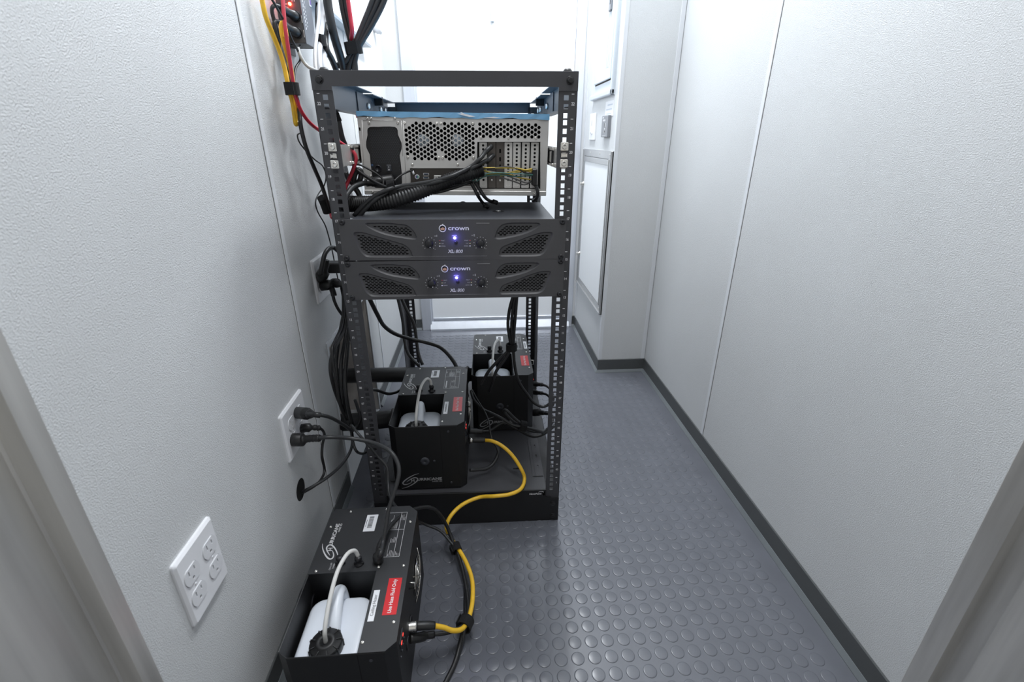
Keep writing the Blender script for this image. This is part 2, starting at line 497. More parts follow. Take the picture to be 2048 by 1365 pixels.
# far door: aluminium frame, white slab, bright threshold
d1 = struct(MB().box(-.232, .522, DY+.012, DY+.05, .052, 2.0, .001).build('door_1', M['door']))
fr = MB()
for a, b in ((-.288, -.2345), (.5235, .566)):
    fr.box(a, b, DY-.012, DY+.05, 0, 2.03, .0015)
fr.box(-.288, .566, DY-.012, DY+.05, 2.0, 2.03)
fr.box(-.2345, -.226, DY+.002, DY+.03, .045, 2.0)
fr.build('door_frame', M['alu_frame'], d1)
MB().prism([(DY-.028, 0), (DY-.028, .010), (DY-.004, .046), (DY+.05, .05), (DY+.05, 0)], -.242, .548, 'x').build('threshold', M['alu_frame'], d1)
MB().box(-.226, .522, DY+.0105, DY+.012, .050, .053).box(-.226, .522, DY+.006, DY+.012, .056, .066, .001).build('door_sweep', M['alu_frame'], d1)
MB().box((0.1283, 1.5120, 1.5654)[0], (0.1440, 1.5120, 1.5656)[0], 1.498, 1.513, (0.1359, 1.5120, 1.4898)[2], 1.62, .003).build('reflection_bar', M['boxgrey'], d1)  # pale bar standing in for a crack-like reflection in the door

# near doorway: aluminium jambs on both sides of the camera
def jamb(name, prof, mtl):
    bm = MB(); bm.prism(prof, 0, 2.2, 'z'); return struct(bm.build(name, mtl))
y1 = (-0.3560, -0.6273, 0.3700)[1]; y2 = (-0.3560, -0.6517, 0.4106)[1]; y3 = (-0.3780, -0.7256, 0.5362)[1]
t1 = jamb('trim_1', [(-.40, y1), (-.358, y1), (-.356, y1-.002), (-.356, y2), (-.378, y2-.002), (-.378, y3), (-.366, y3-.003), (-.366, y3-.30), (-.40, y3-.30)], M['alu'])
xs = (-0.3780, -0.6496, 0.4097)
MB().box(-.380, -.3745, xs[1]-.006, xs[1], 0, 2.2, .002).build('jamb_bead', M['alu'], t1)
y1 = (0.7850, -0.5433, 0.1044)[1]; y2 = (0.7850, -0.5780, 0.1622)[1]; y3 = (0.8000, -0.6104, 0.2146)[1]
t2 = jamb('trim_2', [(.84, y1), (.787, y1), (.785, y1-.002), (.785, y2), (.800, y2-.002), (.800, y3), (.790, y3-.003), (.790, y3-.22), (.84, y3-.22)], M['alu'])

# =================================================================== THE RACK
U = .04445; Z0 = .1044
RYAW = -.0130
rack = thing('equipment_rack', 'tall open-frame black equipment rack with numbered posts standing beside the left wall', 'rack', (0, 0, 0), RYAW)
PXI, PXO = .2172, .2545          # inner and outer edge of the post flange
HX = .2326
RB = .727                        # rear post plane
def tick(n): return n*U+Z0
holes_z = [tick(n)-d for n in range(1, 23) for d in (.00635, .02225, .0381)]
def ladder(bm, along, a, b, l0, l1, h0, h1, holes, t0, t1):
    """strip with a row of square holes: two side strips and the bars between the holes"""
    t0, t1 = min(t0, t1), max(t0, t1)
    def bx(x0, x1, q0, q1):
        if along == 'z': bm.box(x0, x1, t0, t1, q0, q1)
        else: bm.box(x0, x1, q0, q1, t0, t1)
    bx(a, h0, l0, l1); bx(h1, b, l0, l1)
    cuts = sorted(holes); p = l0
    for c0, c1 in cuts+[(l1, l1)]:
        bx(h0, h1, p, c0); p = c1
def post(parent, side, front):
    s = side
    bm = MB()
    a, b = sorted((s*PXI, s*PXO))
    y = 0 if front else RB
    dy = 1 if front else -1
    ladder(bm, 'z', a, b, .03, 1.10, s*HX-.0047, s*HX+.0047, [(z-.0047, z+.0047) for z in holes_z], y, y+.002*dy)
    # side flange
    x0, x1 = sorted((s*PXO, s*(PXO-.002)))
    ya, yb = sorted((y, y+.105*dy))
    bm.box(x0, x1, ya, yb, .03, 1.10)
    o = bm.build('front_post' if front else 'rear_post', M['rack'], parent)
    if front:
        mk = MB()
        for n in range(1, 23):
            z = tick(n); x = s*.2455
            mk.box(x-.0026, x+.0026, -.0004, .0002, z-.0006, z+.0006)
        mk.build('unit_marks', M['printbright'], o)['kind'] = 'stuff'
        for n in range(1, 23):
            text('%02d' % n if n > 1 else '1', .0078, 'printbright', o, (s*.2462, -.0005, tick(n)-.0175), sx=.85, bold=.0001, name='unit_number')
    return o
for s in (-1, 1):
    post(rack, s, True)
for s in (-1, 1):
    post(rack, s, False)
# corner gussets and top rail in front
tr = MB()
tr.prism([(-.2545, 1.121), (-.2545, 1.0875), (-PXI, 1.0875), (-PXI, 1.0945), (PXI, 1.0945), (PXI, 1.0875), (.2545, 1.0875), (.2545, 1.121)], -.0028, -.0004, 'y')
tr.box(-.2545, .2545, -.0028, .028, 1.1195, 1.1215, .0008)
tr.build('top_rail', M['rack'], rack)
rr = MB(); rr.box(-.224, .224, RB-.002, RB+.0, 1.082, 1.112); rr.box(-.224, .224, RB-.026, RB, 1.110, 1.1125, .0006)
rr.build('rear_top_rail', M['railblue'], rack)
for s in (-1, 1):
    o = MB()
    def X(a, b): return sorted((s*a, s*b))
    x = X(.2525, .2505); o.box(x[0], x[1], .004, .40, 1.060, 1.116)
    x = X(.2525, .226); o.box(x[0], x[1], .004, .40, 1.1145, 1.1165, .0005)
    x = X(.2525, .230); o.prism([(x[0], .004), (x[1], .004), (x[1], .385), ((x[0]+x[1])/2, .40), (x[0], .385)], 1.058, 1.0600, 'z')
    o.build('side_rail', M['railblue'], rack)
    o = MB()
    x = X(.2500, .2480); o.box(x[0], x[1], .32, RB-.002, 1.064, 1.112)
    x = X(.2500, .224); o.box(x[0], x[1], .40, RB-.002, 1.110, 1.1125, .0005)
    x = X(.2500, .232); o.box(x[0], x[1], .40, RB-.002, 1.064, 1.066, .0005)
    for k in range(9):
        x = X(.2482, .2476); o.box(x[0], x[1], .44+k*.018, .448+k*.018, 1.070, 1.100)
    o.build('side_rail_extension', M['railblue'], rack)
    for y in (.425, .59, .66):
        screw_mb(MB(), (s*.2476, y, 1.085), (-s, 0, 0), .008, .006).build('rail_bolt', M['zinc'], rack)
    o = MB()
    x = X(.2535, .2235); o.box(x[0], x[1], .52, .528, 1.092, 1.1145, .001)
    o.build('rail_strap', M['velcro'], rack)
# corner bolts
bh = MB(); bh.lathe([(.0078, 0), (.0078, .0012), (.0062, .0012)], (0, 0, 0), (0, -1, 0), 16)
bh.lathe([(.0062, .001), (.0058, .0052), (.0045, .006), (0, .006)], (0, 0, 0), (0, -1, 0), 6, smooth=False)
bme = bh.mesh('corner_bolt', M['black'])
for x, z in ((-.2385, 1.1055), (.2385, 1.1055), (-.238, .062), (.238, .062), (-.238, .018), (.238, .018)):
    link('corner_bolt', bme, rack, (x, -.0026, z))
tb = MB(); tb.lathe([(.009, 0), (.009, .002), (.006, .006), (0, .006)], (0, 0, 0), (0, 0, 1), 12)
tme = tb.mesh('top_bolt', M['black'])
link('top_bolt', tme, rack, (-.232, .013, 1.1213)); link('top_bolt', tme, rack, (.235, .013, 1.1213))
# base: front panel, flat shelf, side channels
ZB = .1090
b = MB()
b.plate([(-.2545, .0), (.2545, .0), (.2545, .080), (.232, .080), (.232, .0855), (.2185, .0855), (.2185, ZB), (-.2185, ZB), (-.2185, .0855), (-.2545, .0855)],
        [[(.2095, .090), (.2145, .090), (.2145, .104), (.2095, .104)]], -.0030, -.001, 'y')
b.box(-.2185, .2185, -.0032, .002, ZB-.0018, ZB+.0006, .0007)
b.build('base_panel', M['black'], rack)
MB().box(-.2185, .2185, -.001, .70, ZB-.003, ZB-.0002).build('base_shelf', M['rack'], rack)
for s in (-1, 1):
    x = sorted((s*.2165, s*.186))
    o = MB(); 
    ladder(o, 'y', x[0], x[1], .055, .69, s*.2055-.0022, s*.2055+.0022, [(.09+.05*k, .104+.05*k) for k in range(12)], ZB+.0004, ZB+.0022)
    xa = sorted((s*.1955, s*.1943)); o.box(xa[0], xa[1], .055, .69, ZB+.0022, ZB+.0036)
    o.build('slotted_runner', M['rack'], rack)
    xa = sorted((s*.2525, s*.2185)); MB().box(xa[0], xa[1], .004, RB, .010, .085, .002).build('base_channel', M['black'], rack)
sh = MB().ribbon([(.030, .0035), (.037, .0065), (.044, .0055), (.0455, .001)], lambda t: .0002+.0006*math.sin(PI*min(1, t*1.1)))
link('maker_swoosh', sh.mesh('maker_swoosh', M['printbright']), rack, (.166, -.0034, .0985), FRONT)
text('NavePoint', .0078, 'printbright', rack, (.188, -.0034, .0972), sx=1.02, shear=.25, bold=.00016)
# clips and square nuts holding the slide rails
nut = MB(); nut.box(-.0082, .0082, -.0022, 0, -.0082, .0082, .0012); nut.lathe([(.0056, 0), (.0056, .0016), (.0038, .0022), (.0025, .0008), (0, .0008)], (0, -.002, 0), (0, -1, 0), 14)
nme = nut.mesh('cage_nut', M['nickel'])
clip = MB().prism([(-.0062, -.0045), (-.004, -.003), (.004, -.003), (.0062, -.0045), (.0062, .0045), (.004, .002), (-.004, .002), (-.0062, .0045)], -.0014, .001, 'y')
cme = clip.mesh('spring_clip', M['nickel'])
for s in (-1, 1):
    link('cage_nut', nme, rack, (s*HX, -.0003, tick(20)-.0060)); link('cage_nut', nme, rack, (s*HX, -.0003, tick(20)-.0385))
    link('spring_clip', cme, rack, (s*HX, -.0003, tick(20)-.0225))

# =================================================================== THE SERVER
SY = .146; SZ = .8787
sv = thing('rack_server', 'grey steel server with honeycomb back hung high in the rack', 'server', (.002, SY, SZ), RYAW)
sv.rotation_euler = (0, .0145, RYAW)
SW, SH = .2150, .1766
c = MB()
c.quad((-SW, .001, 0), (-SW, .56, 0), (-SW, .56, SH), (-SW, .001, SH)); c.quad((SW, .001, 0), (SW, .56, 0), (SW, .56, SH), (SW, .001, SH))
c.quad((-SW, .001, 0), (SW, .001, 0), (SW, .56, 0), (-SW, .56, 0)); c.quad((-SW, .001, SH), (SW, .001, SH), (SW, .56, SH), (-SW, .56, SH))
c.quad((-SW, .56, 0), (SW, .56, 0), (SW, .56, SH), (-SW, .56, SH)); c.quad((-SW+.002, .09, 0), (SW-.002, .09, 0), (SW-.002, .09, SH), (-SW+.002, .09, SH))
c.build('case', M['dark'], sv)
psu = smooth2([(-0.19525, 0.13998), (-0.18853, 0.14578), (-0.17104, 0.14624), (-0.15645, 0.14705), (-0.13304, 0.14649), (-0.12754, 0.13957), (-0.12740, 0.12997), (-0.12106, 0.11356), (-0.12216, 0.09964), (-0.12727, 0.08696), (-0.12615, 0.07128), (-0.12670, 0.02637), (-0.14094, 0.01586), (-0.19004, 0.01485), (-0.19402, 0.02729), (-0.19565, 0.07067), (-0.19539, 0.08758), (-0.20129, 0.10149), (-0.20049, 0.11541), (-0.19589, 0.12907)], 2)
hx = []; 
def hexgrid(x0, ztop, cols, rows, skip=()):
    out = []
    for i in range(cols):
        for j in range(rows):
            if (i, j) in skip: continue
            x = x0+i*.00795; z = ztop-j*.0099-(0 if i % 2 else .00495)
            out.append(hexa(x, z, .0041, .0041))
    return out
gx, gz = (-0.10915, 0.15463)
skips = {(0, 0), (1, 0), (9, 0), (10, 0), (9, 7), (10, 7), (9, 6), (0, 7), (1, 7), (19, 7), (18, 7), (10, 6)}
hx = hexgrid(gx, gz, 20, 8, skips)
hx2 = hexgrid(gx+20*.00795, gz, 19, 3, {(0, 0)})
slotbox = [(0.05150, 0.11746), (0.19689, 0.11927), (0.20070, 0.01511), (0.04840, 0.01420)]
iobox = [(-0.10597, 0.05927), (0.04772, 0.06070), (0.04710, 0.02109), (-0.10650, 0.02006)]
edge_hole = rrect(*[(-0.21372, 0.14442)[0], (-0.21022, 0.14447)[0]], (-0.21451, 0.13730)[1], (-0.21372, 0.14442)[1], .0012, 2)
panel = MB().plate([(-SW, 0), (SW, 0), (SW, SH-.010), (-SW, SH-.010)], hx+hx2+[psu, slotbox, iobox, edge_hole], 0, .0012, 'y').build('rear_panel', M['panel'], sv)
# raised plate seams and lower lip
sm_ = MB()
a = (-0.20482, 0.15865); bq = (-0.12970, 0.01302)
for (xa, za), (xb, zb) in (((-0.20483, 0.15895), (-0.11813, 0.15980)), ((-0.11813, 0.15980), (-0.12025, 0.08557)), ((-0.20483, 0.15895), (-0.21214, 0.05623)), ((-0.11373, 0.15997), (-0.11727, 0.02490))):
    sm_.tube([(xa, -.0002, za), (xb, -.0002, zb)], .0005, 6, smooth=False)
sm_.build('panel_seams', M['zinc'], panel)
MB().box(-SW, SW, -.0045, .001, 0, .0105, .0012).build('lower_lip', M['panel'], sv)
film = MB(); n = 26
for k in range(n):
    xa = -SW-.001+k*(2*SW+.002)/n; xb = xa+(2*SW+.002)/n
    za = SH-.0098+.0012*math.sin(k*1.9)+.0008*math.sin(k*.7); zb = SH-.0098+.0012*math.sin((k+1)*1.9)+.0008*math.sin((k+1)*.7)
    film.quad((xa, -.0012-.0006*math.sin(k*2.3), za), (xb, -.0012-.0006*math.sin((k+1)*2.3), zb), (xb, -.0008, SH+.0012), (xa, -.0008, SH+.0012))
film.quad((-SW-.001, -.0008, SH+.0012), (SW+.001, -.0008, SH+.0012), (SW+.001, .56, SH+.0012), (-SW-.001, .56, SH+.0012))
film.quad((-SW-.001, -.0008, SH+.0012), (-SW-.001, .56, SH+.0012), (-SW-.001, .56, SH-.012), (-SW-.001, -.0008, SH-.010))
film.build('protective_film', M['bluefilm'], sv)
tear = MB()
for pts in ([(0.00745, 0.17573), (0.01820, 0.17268), (0.03455, 0.16922), (0.04824, 0.16992), (0.03740, 0.17276), (0.02105, 0.17592)], [(0.06477, 0.16816), (0.08954, 0.17052), (0.10617, 0.16856), (0.08678, 0.16748)], [(0.01432, 0.17783), (0.02097, 0.17442), (0.02375, 0.17596), (0.01702, 0.17837)]):
    tear.prism(pts, -.0030, -.0024, 'y')
tear.build('film_tear', M['label'], sv)
# power supply
pb = MB(); pin = grow(psu, -.0006)
pb.plate(grow(psu, .002), [], .003, .004, 'y')
ps = pb.build('power_supply', M['black'], sv)
mesh_ = MB()
for i in range(15):
    for j in range(26):
        x = (-0.19003, 0.18006)[0]+i*.0050+(j % 2)*.0025; z = (-0.23240, 0.14285)[1]-j*.0036
        if not inside((x, z), grow(psu, -.004)): continue
        zz = (-0.24141, 0.06811)[1]
        if z < zz and x < (-0.13134, 0.18091)[0]: continue
        for k in range(3):
            t = PI/2+k*2*PI/3; cc, ss_ = math.cos(t), math.sin(t)
            mesh_.quad(*[(x+cc*r_-ss_*w, .0022, z+ss_*r_+cc*w) for r_, w in ((0, -.0004), (.0019, -.0004), (.0019, .0004), (0, .0004))])
g = mesh_.build('vent_mesh', M['amptop'], ps); g['kind'] = 'stuff'
x, z = (-0.18005, 0.05750); MB().lathe([(.0083, 0), (.0083, .0018), (.0062, .0026), (.0062, .0008), (0, .0008)], (x, .003, z), (0, -1, 0), 20).build('round_button', M['knob'], ps)
x, z = (-0.15427, 0.05887); sw = MB().box(x-.0056, x+.0056, -.001, .003, z-.0075, z+.0075, .0012).build('rocker_switch', M['amptop'], ps)
MB().box(x-.0004, x+.0004, -.0016, -.0009, z+.001, z+.0042).lathe([(.0016, 0), (.0016, .0006), (.0010, .0006), (.0010, 0)], (x, -.001, z-.0035), (0, -1, 0), 12).build('switch_marks', M['printbright'], ps)
x, z = (-0.19247, 0.06522); MB().box(x-.002, x+.002, .0018, .003, z-.0025, z+.0025).build('blue_tag', M['usb'], ps)
# fans behind the honeycomb
for u_, v_ in ((675, 332), (962, 332)):
    x, z = S2(u_, v_)
    fn = MB().lathe([(.0135, 0), (.0135, .012), (0, .012)], (x, .020, z), (0, -1, 0), 24).build('cooling_fan', M['boxgrey'], sv)
    MB().lathe([(.0115, 0), (.0115, .0005), (0, .0005)], (x, .0078, z), (0, -1, 0), 24).build('hub_label', M['hubsticker'], fn)
    bl = MB()
    for k in range(7):
        t = k*2*PI/7; cc, ss_ = math.cos(t), math.sin(t)
        bl.quad(*[(x+cc*r_-ss_*w, y_, z+ss_*r_+cc*w) for r_, w, y_ in ((.013, -.006, .024), (.036, -.010, .028), (.036, .006, .016), (.013, .004, .015))])
    bl.build('fan_blades', M['knob'], fn)
# input panel
io = MB().plate(grow(iobox, .003), [], .007, .008, 'y').build('input_panel', M['card'], sv)
rim = MB(); rim.plate(grow(iobox, .0022), [iobox], -.0008, .007, 'y'); rim.build('input_rim', M['panel'], io)
x, z = (-0.09099, 0.04008); MB().lathe([(.0052, 0), (.0052, .005), (.0036, .005), (.0036, .001), (0, .001)], (x, .007, z), (0, -1, 0), 20).build('round_port', M['label'], io)
MB().box(x, x+.003, .0015, .003, z-.0022, z+.0022).build('port_half', M['green'], io)
MB().box(x-.003, x, .0015, .003, z-.0022, z+.0022).build('port_half', M['purple'], io)
for v_ in (610, 640):
    x, z = S2(704, v_); pp = MB().plate(rrect(x-.0065, x+.0065, z-.0026, z+.0026, .0004, 1), [rrect(x-.0056, x+.0056, z-.0019, z+.0019, .0003, 1)], .002, .007, 'y').build('usb_port', M['zinc'], io)
    MB().box(x-.0052, x+.0052, .0028, .006, z-.0004, z+.0016).build('port_tongue', M['usb'], io)
for u_, w_ in ((800, .009), (880, .009), (960, .014)):
    x, z = S2(u_, 640); MB().box(x-w_, x+w_, .0015, .007, z-.006, z+.006, .0008).build('port_block', M['zinc'], io)
x, z = (0.02694, 0.02509); MB().box(x-.012, x+.012, -.0006, .002, z-.004, z+.006, .0008).build('audio_ports', M['card'], io)
# expansion slots
sb = MB().plate(grow(slotbox, .003), [], .009, .010, 'y').build('slot_bay', M['dark'], sv)
rim = MB(); rim.plate(grow(slotbox, .0025), [slotbox], -.001, .009, 'y'); rim.build('bay_rim', M['panel'], sb)
for k, u_ in enumerate((1172, 1243, 1312, 1380, 1450, 1524, 1598)):
    xc, zt = S2(u_, 350); zb = S2(u_, 722)[1]; w_ = .0090
    hs = []
    card = k in (1, 2)
    if not card:
        for q in range(10):
            zc = zt-.006-q*.0084
            if k == 6 and q > 5: continue
            hs.append(hexa(xc, zc, .0029, .0029, PI/6))
    else:
        for q in (0.18, .36, .52) if k == 2 else ():
            zc = zt+(zb-zt)*q; hs.append(rrect(xc-.002, xc+.002, zc-.0045, zc+.0045, .0008, 2))
    o = MB().plate(rrect(xc-w_, xc+w_, zb, zt, .0012, 2), hs, .0035, .0045, 'y').build('slot_cover', M['card'] if card else M['panel'], sv)
    if not card:
        e = MB(); e.plate(rrect(xc-.0050, xc+.0050, zb+.004, zt-.001, .003, 3), [rrect(xc-.0044, xc+.0044, zb+.0047, zt-.0015, .003, 3)], .0028, .0035, 'y'); e.build('pressed_rim', M['zinc'], o)
    else:
        e = MB()
        for q in ((.55, .82) if k == 1 else (.83,)): screw_mb(e, (xc, .0035, zt+(zb-zt)*q), (0, -1, 0), .0022, .001)
        e.build('card_screws', M['zinc'], o)
for (u_, v_) in [(222,150), (252,152), (448,150), (236,187), (474,187), (530,190), (793,193), (826,193), (1088,195), (555,468), (810,474), (842,474), (1093,472), (592,530), (965,530), (1155,310), (1378,313), (1602,313), (268,757), (250,625), (1590,763), (1090,695)]:
    x, z = S2(u_, v_)
    bm = MB(); bm.lathe([(.0031, 0), (.0030, .0010), (.0020, .0016), (.0006, .0017), (.0006, .0009), (0, .0009)], (0, 0, 0), (0, -1, 0), 12)
    if 'scm' not in globals(): scm = bm.mesh('panel_screw', M['nickel'])
    link('panel_screw', scm, sv, (x, -.0045 if v_ > 740 else -.0002, z))
# slide rails reaching to the posts
for s in (-1, 1):
    o = MB(); zc = .0890
    a, b_ = sorted((s*.2172, s*.2365))
    o.box(a, b_, -.1425, -.1405, zc-.021, zc+.021)
    a, b_ = sorted((s*.2235, s*.2222)); o.box(a, b_, -.1425, .30, zc-.021, zc+.021)
    o.build('slide_bracket', M['zinc'], sv)
    o = MB()
    for dz in (-.0165, .0165):
        a, b_ = sorted((s*.2222, s*.2172)); o.box(a, b_, -.060, .40, zc+dz-.003, zc+dz+.003, .001)
    a, b_ = sorted((s*.2205, s*.2180)); o.box(a, b_, -.040, .40, zc-.012, zc+.012, .001)
    o.build('slide_rail', M['nickel'], sv)
    o = MB(); a, b_ = sorted((s*.2232, s*.2175)); o.box(a, b_, -.052, -.046, zc-.020, zc+.020, .001); o.build('slide_stop', M['knob'], sv)

# =================================================================== THE AMPLIFIERS
AZ = .7583; AHT = .0875
amp = thing('power_amplifier', 'dark grey power amplifier with sweeping vents, upper one of the pair under the server', 'amplifier', (0, -.004, AZ), RYAW, 'stacked amplifiers in the rack')
amp.rotation_euler = (0, .0075, RYAW)
ul = [(-0.18029, 0.07855), (-0.14410, 0.07902), (-0.12148, 0.07709), (-0.10046, 0.07455), (-0.08809, 0.06464), (-0.08150, 0.05299), (-0.08196, 0.04719), (-0.08945, 0.04643), (-0.11398, 0.04995), (-0.13831, 0.05466), (-0.15576, 0.06013), (-0.16981, 0.06673), (-0.17965, 0.07295), (-0.18248, 0.07653)]
ll = [(-0.20975, 0.05923), (-0.19105, 0.05907), (-0.17451, 0.05359), (-0.15136, 0.04687), (-0.12980, 0.04003), (-0.10875, 0.03319), (-0.09707, 0.02287), (-0.09298, 0.01090), (-0.09576, 0.00788), (-0.14276, 0.00793), (-0.18277, 0.00833), (-0.19399, 0.01185), (-0.20197, 0.02209), (-0.20669, 0.03725), (-0.20989, 0.05143)]
ur = [(0.12422, 0.07833), (0.15282, 0.07855), (0.17652, 0.07803), (0.18374, 0.07558), (0.17420, 0.06731), (0.15736, 0.05898), (0.13621, 0.05282), (0.11494, 0.04836), (0.09796, 0.04594), (0.08785, 0.04726), (0.08871, 0.05187), (0.09303, 0.06360), (0.10145, 0.07346), (0.11242, 0.07715)]
lr = [(0.18977, 0.05802), (0.20777, 0.05806), (0.21090, 0.05448), (0.20737, 0.04436), (0.20278, 0.03072), (0.19628, 0.01697), (0.18603, 0.00960), (0.16264, 0.00812), (0.12804, 0.00846), (0.10124, 0.00866), (0.09701, 0.01173), (0.09964, 0.02205), (0.10729, 0.02891), (0.12783, 0.03636), (0.15336, 0.04645), (0.17450, 0.05391)]
scoops = [smooth2(p, 2) for p in (ul, ll, ur, lr)]
outer = [(-.2410, 0), (.2410, 0), (.2410, AHT-.0004), (-.2410, AHT-.0004)]
fp = MB().plate(outer, [grow(p, .0016) for p in scoops], -.0045, .0, 'y')
fp.build('front_panel', M['amp'], amp)
for p in scoops:
    o = MB(); big, sml = grow(p, .0016), p
    A_ = [o.bm.verts.new((a_, -.0045, b_)) for a_, b_ in big]; B_ = [o.bm.verts.new((a_, -.0005, b_)) for a_, b_ in grow(p, -.0016)]
    for i in range(len(A_)):
        f = o.bm.faces.new((A_[i], A_[(i+1) % len(A_)], B_[(i+1) % len(A_)], B_[i])); f.smooth = True
    o.build('vent_scoop', M['amp'], amp)
    hs = []
    lim = grow(p, -.0050)
    zs = [q[1] for q in p]; xs_ = [q[0] for q in p]
    j = 0; z = max(zs)
    while z > min(zs):
        x = min(xs_)+(.0043 if j % 2 else 0)
        while x < max(xs_):
            if inside((x, z), lim): hs.append(hexa(x, z, .0039, .00178, 0, 6))
            x += .0086
        z -= .0036; j += 1
    MB().plate(grow(p, -.0010), hs, -.0008, .0006, 'y').build('vent_mesh', M['mesh'], amp)
MB().plate([(-.236, .002), (.236, .002), (.236, AHT-.003), (-.236, AHT-.003)], [], .005, .006, 'y').build('vent_backing', M['dark'], amp)
o = MB(); o.box(-.2165, .2165, .0065, .300, .001, AHT-.0015, .0008); cov = o.build('cover', M['amptop'], amp)
x = .098
MB().lathe([(.0145, 0), (.0135, .0012), (.0065, .0004), (.0062, .0012), (0, .0012)], (.098, .125, AHT-.0016), (0, 0, 1), 28).build('round_emblem', M['knob'], cov)
MB().lathe([(.0060, 0), (0, .0004)], (.098, .125, AHT-.0002), (0, 0, 1), 20).build('emblem_centre', M['zinc'], cov)
# printed panel outline, knobs, lamps, lettering
o = MB()
zb = (-0.07617, 0.00863)[1]; zt = (-0.07119, 0.07887)[1]
o.box((-0.06584, 0.08571)[0]-.03, (0.06966, 0.08512)[0], -.0048, -.0044, zb-.0002, zb+.0002); o.box((0.04796, 0.08526)[0], (0.07586, 0.08507)[0], -.0050, -.0044, zt-.0004, zt+.0004)
o.build('panel_line', M['printdim'], amp)
o = MB()
(x, z) = (-0.02401, 0.06822)
o.lathe([(.0078, 0), (.0078, .0006), (.0060, .0006), (.0060, 0)], (x, -.0046, z), (0, -1, 0), 28, close=True)
o.box(x+.0002, x+.0018, -.0052, -.0046, z+.0072, z+.0096)
o.build('emblem_ring', M['printbright'], amp)
o = MB(); o.lathe([(.0060, 0), (0, .0002)], (x, -.0047, z), (0, -1, 0), 24); em = o.build('emblem_disc', M['knob'], amp)
o = MB(); o.prism([(x-.0042, z-.0034), (x+.0042, z-.0034), (x+.0046, z+.0008), (x+.0024, z+.0012), (x+.001, z+.0032), (x-.001, z+.0014), (x-.0044, z+.0010)], -.0054, -.0050, 'y'); o.build('emblem_figure', M['orange'], em)
(x, z) = (0.00999, 0.06808); text('crown', .0128, 'printbright', amp, (x, -.0047, z+.0004), sx=1.36, bold=.00028)
(x, z) = (-0.00884, 0.01833); text('XL', .0100, 'printbright', amp, (x, -.0047, z+.0003), shear=.22, bold=.0003)
(x, z) = (-0.00193, 0.01759); text('i', .0090, 'printbright', amp, (x, -.0047, z), shear=.1)
(x, z) = (0.00896, 0.01827); text('800', .0104, 'printbright', amp, (x, -.0047, z+.0003), shear=.22, bold=.00008)
(x, z) = (0.00104, 0.04791)
led = MB().lathe([(.0026, 0), (.0024, .0012), (.0014, .002), (0, .0022)], (x, -.0046, z), (0, -1, 0), 14).build('power_lamp', M['ledblue'], amp)
for zl in (AZ, AZ-AHT-.0004):
    d = bpy.data.lights.new('power_lamp_glow', 'POINT'); d.energy = .014; d.color = (.16, .12, 1.0); d.shadow_soft_size = .002
    lo_ = bpy.data.objects.new('power_lamp_glow', d); COL.objects.link(lo_); lo_.location = (x, -.004-.0046-.012, zl+z)
text('POWER', .0030, 'printbright', amp, (x-.0005, -.0047, (-0.07310, 0.05295)[1]))
MB().lathe([(.0034, 0), (.0034, .002), (.0026, .0026), (0, .0022)], ((0.00326, 0.08543)[0], -.0046, (-0.07409, 0.03835)[1]), (0, -1, 0), 16).build('power_button', M['knob'], amp)
for cx_, cz_, dr in ((235, 600, 1), (1545, 590, -1)):
    x, z = AC(cx_, cz_)
    kn = MB().lathe([(.0092, 0), (.0092, .0014), (.0086, .0018), (.0082, .0092), (.0074, .0102), (0, .0100)], (x, -.0046, z), (0, -1, 0), 28).build('level_knob', M['knob'], amp)
    MB().lathe([(.0010, 0), (.0010, .0005), (0, .0005)], (x+.0030, -.0146, z-.0062), (0, -1, 0), 10).build('knob_pointer', M['printbright'], kn)
    o = MB()
    for k in range(11):
        t = math.radians(228-k*27.6)
        o.lathe([(.00075, 0), (.00075, .0003), (0, .0003)], (x+.0138*math.cos(t), -.0046, z+.0135*math.sin(t)), (0, -1, 0), 8)
    o.build('dial_dots', M['printbright'], amp)
(x, z) = (-0.04029, 0.05210); text('CH', .0030, 'printbright', amp, (x, -.0047, z))
(x, z) = (-0.03689, 0.05242); text('1', .0062, 'printbright', amp, (x, -.0047, z))
(x, z) = (0.03920, 0.05310); text('CH', .0030, 'printbright', amp, (x, -.0047, z))
(x, z) = (0.04300, 0.05322); text('2', .0062, 'printbright', amp, (x, -.0047, z))
for lx, tx, al in ((510, 545, 'LEFT'), (1282, 1240, 'RIGHT')):
    for v_, w_, mt in ((524, 'FAULT', 'ledoff'), (597, 'CLIP', 'ledamber'), (665, 'SIGNAL', 'printbright')):
        x, z = AC(lx, v_-(6 if al == 'RIGHT' else 0)); MB().box(x-.0014, x+.0014, -.0054, -.0044, z-.0010, z+.0010, .0004).build('indicator', M[mt], amp)
        x, z = AC(tx, v_-(6 if al == 'RIGHT' else 0)); text(w_, .0028, 'print', amp, (x, -.0047, z), align=al)
for x, y0_, z0_ in ((0, 0, 0),): pass
for v_ in (735,):
    for (x, z) in ((-0.06488, 0.02391), (0.04442, 0.02473)): text('1', .0024, 'print', amp, (x, -.0047, z))
    for (x, z) in ((-0.04248, 0.02368), (0.06742, 0.02421)): text('10', .0024, 'print', amp, (x, -.0047, z))
asc = MB().lathe([(.0062, 0), (.0062, .0012), (.0050, .0028), (.0022, .0034), (.0012, .0014), (0, .0014)], (0, 0, 0), (0, -1, 0), 16)
ame = asc.mesh('mounting_screw', M['knob'])
for x, z in ((-.2330, AHT-.0062), (.2330, AHT-.0062), (-.2330, .0052), (.2330, .0052)):
    link('mounting_screw', ame, amp, (x, -.0046, z))
dup(amp, (0, -.004, AZ-AHT-.0004), RYAW, 'dark grey power amplifier with sweeping vents, lower one of the pair')

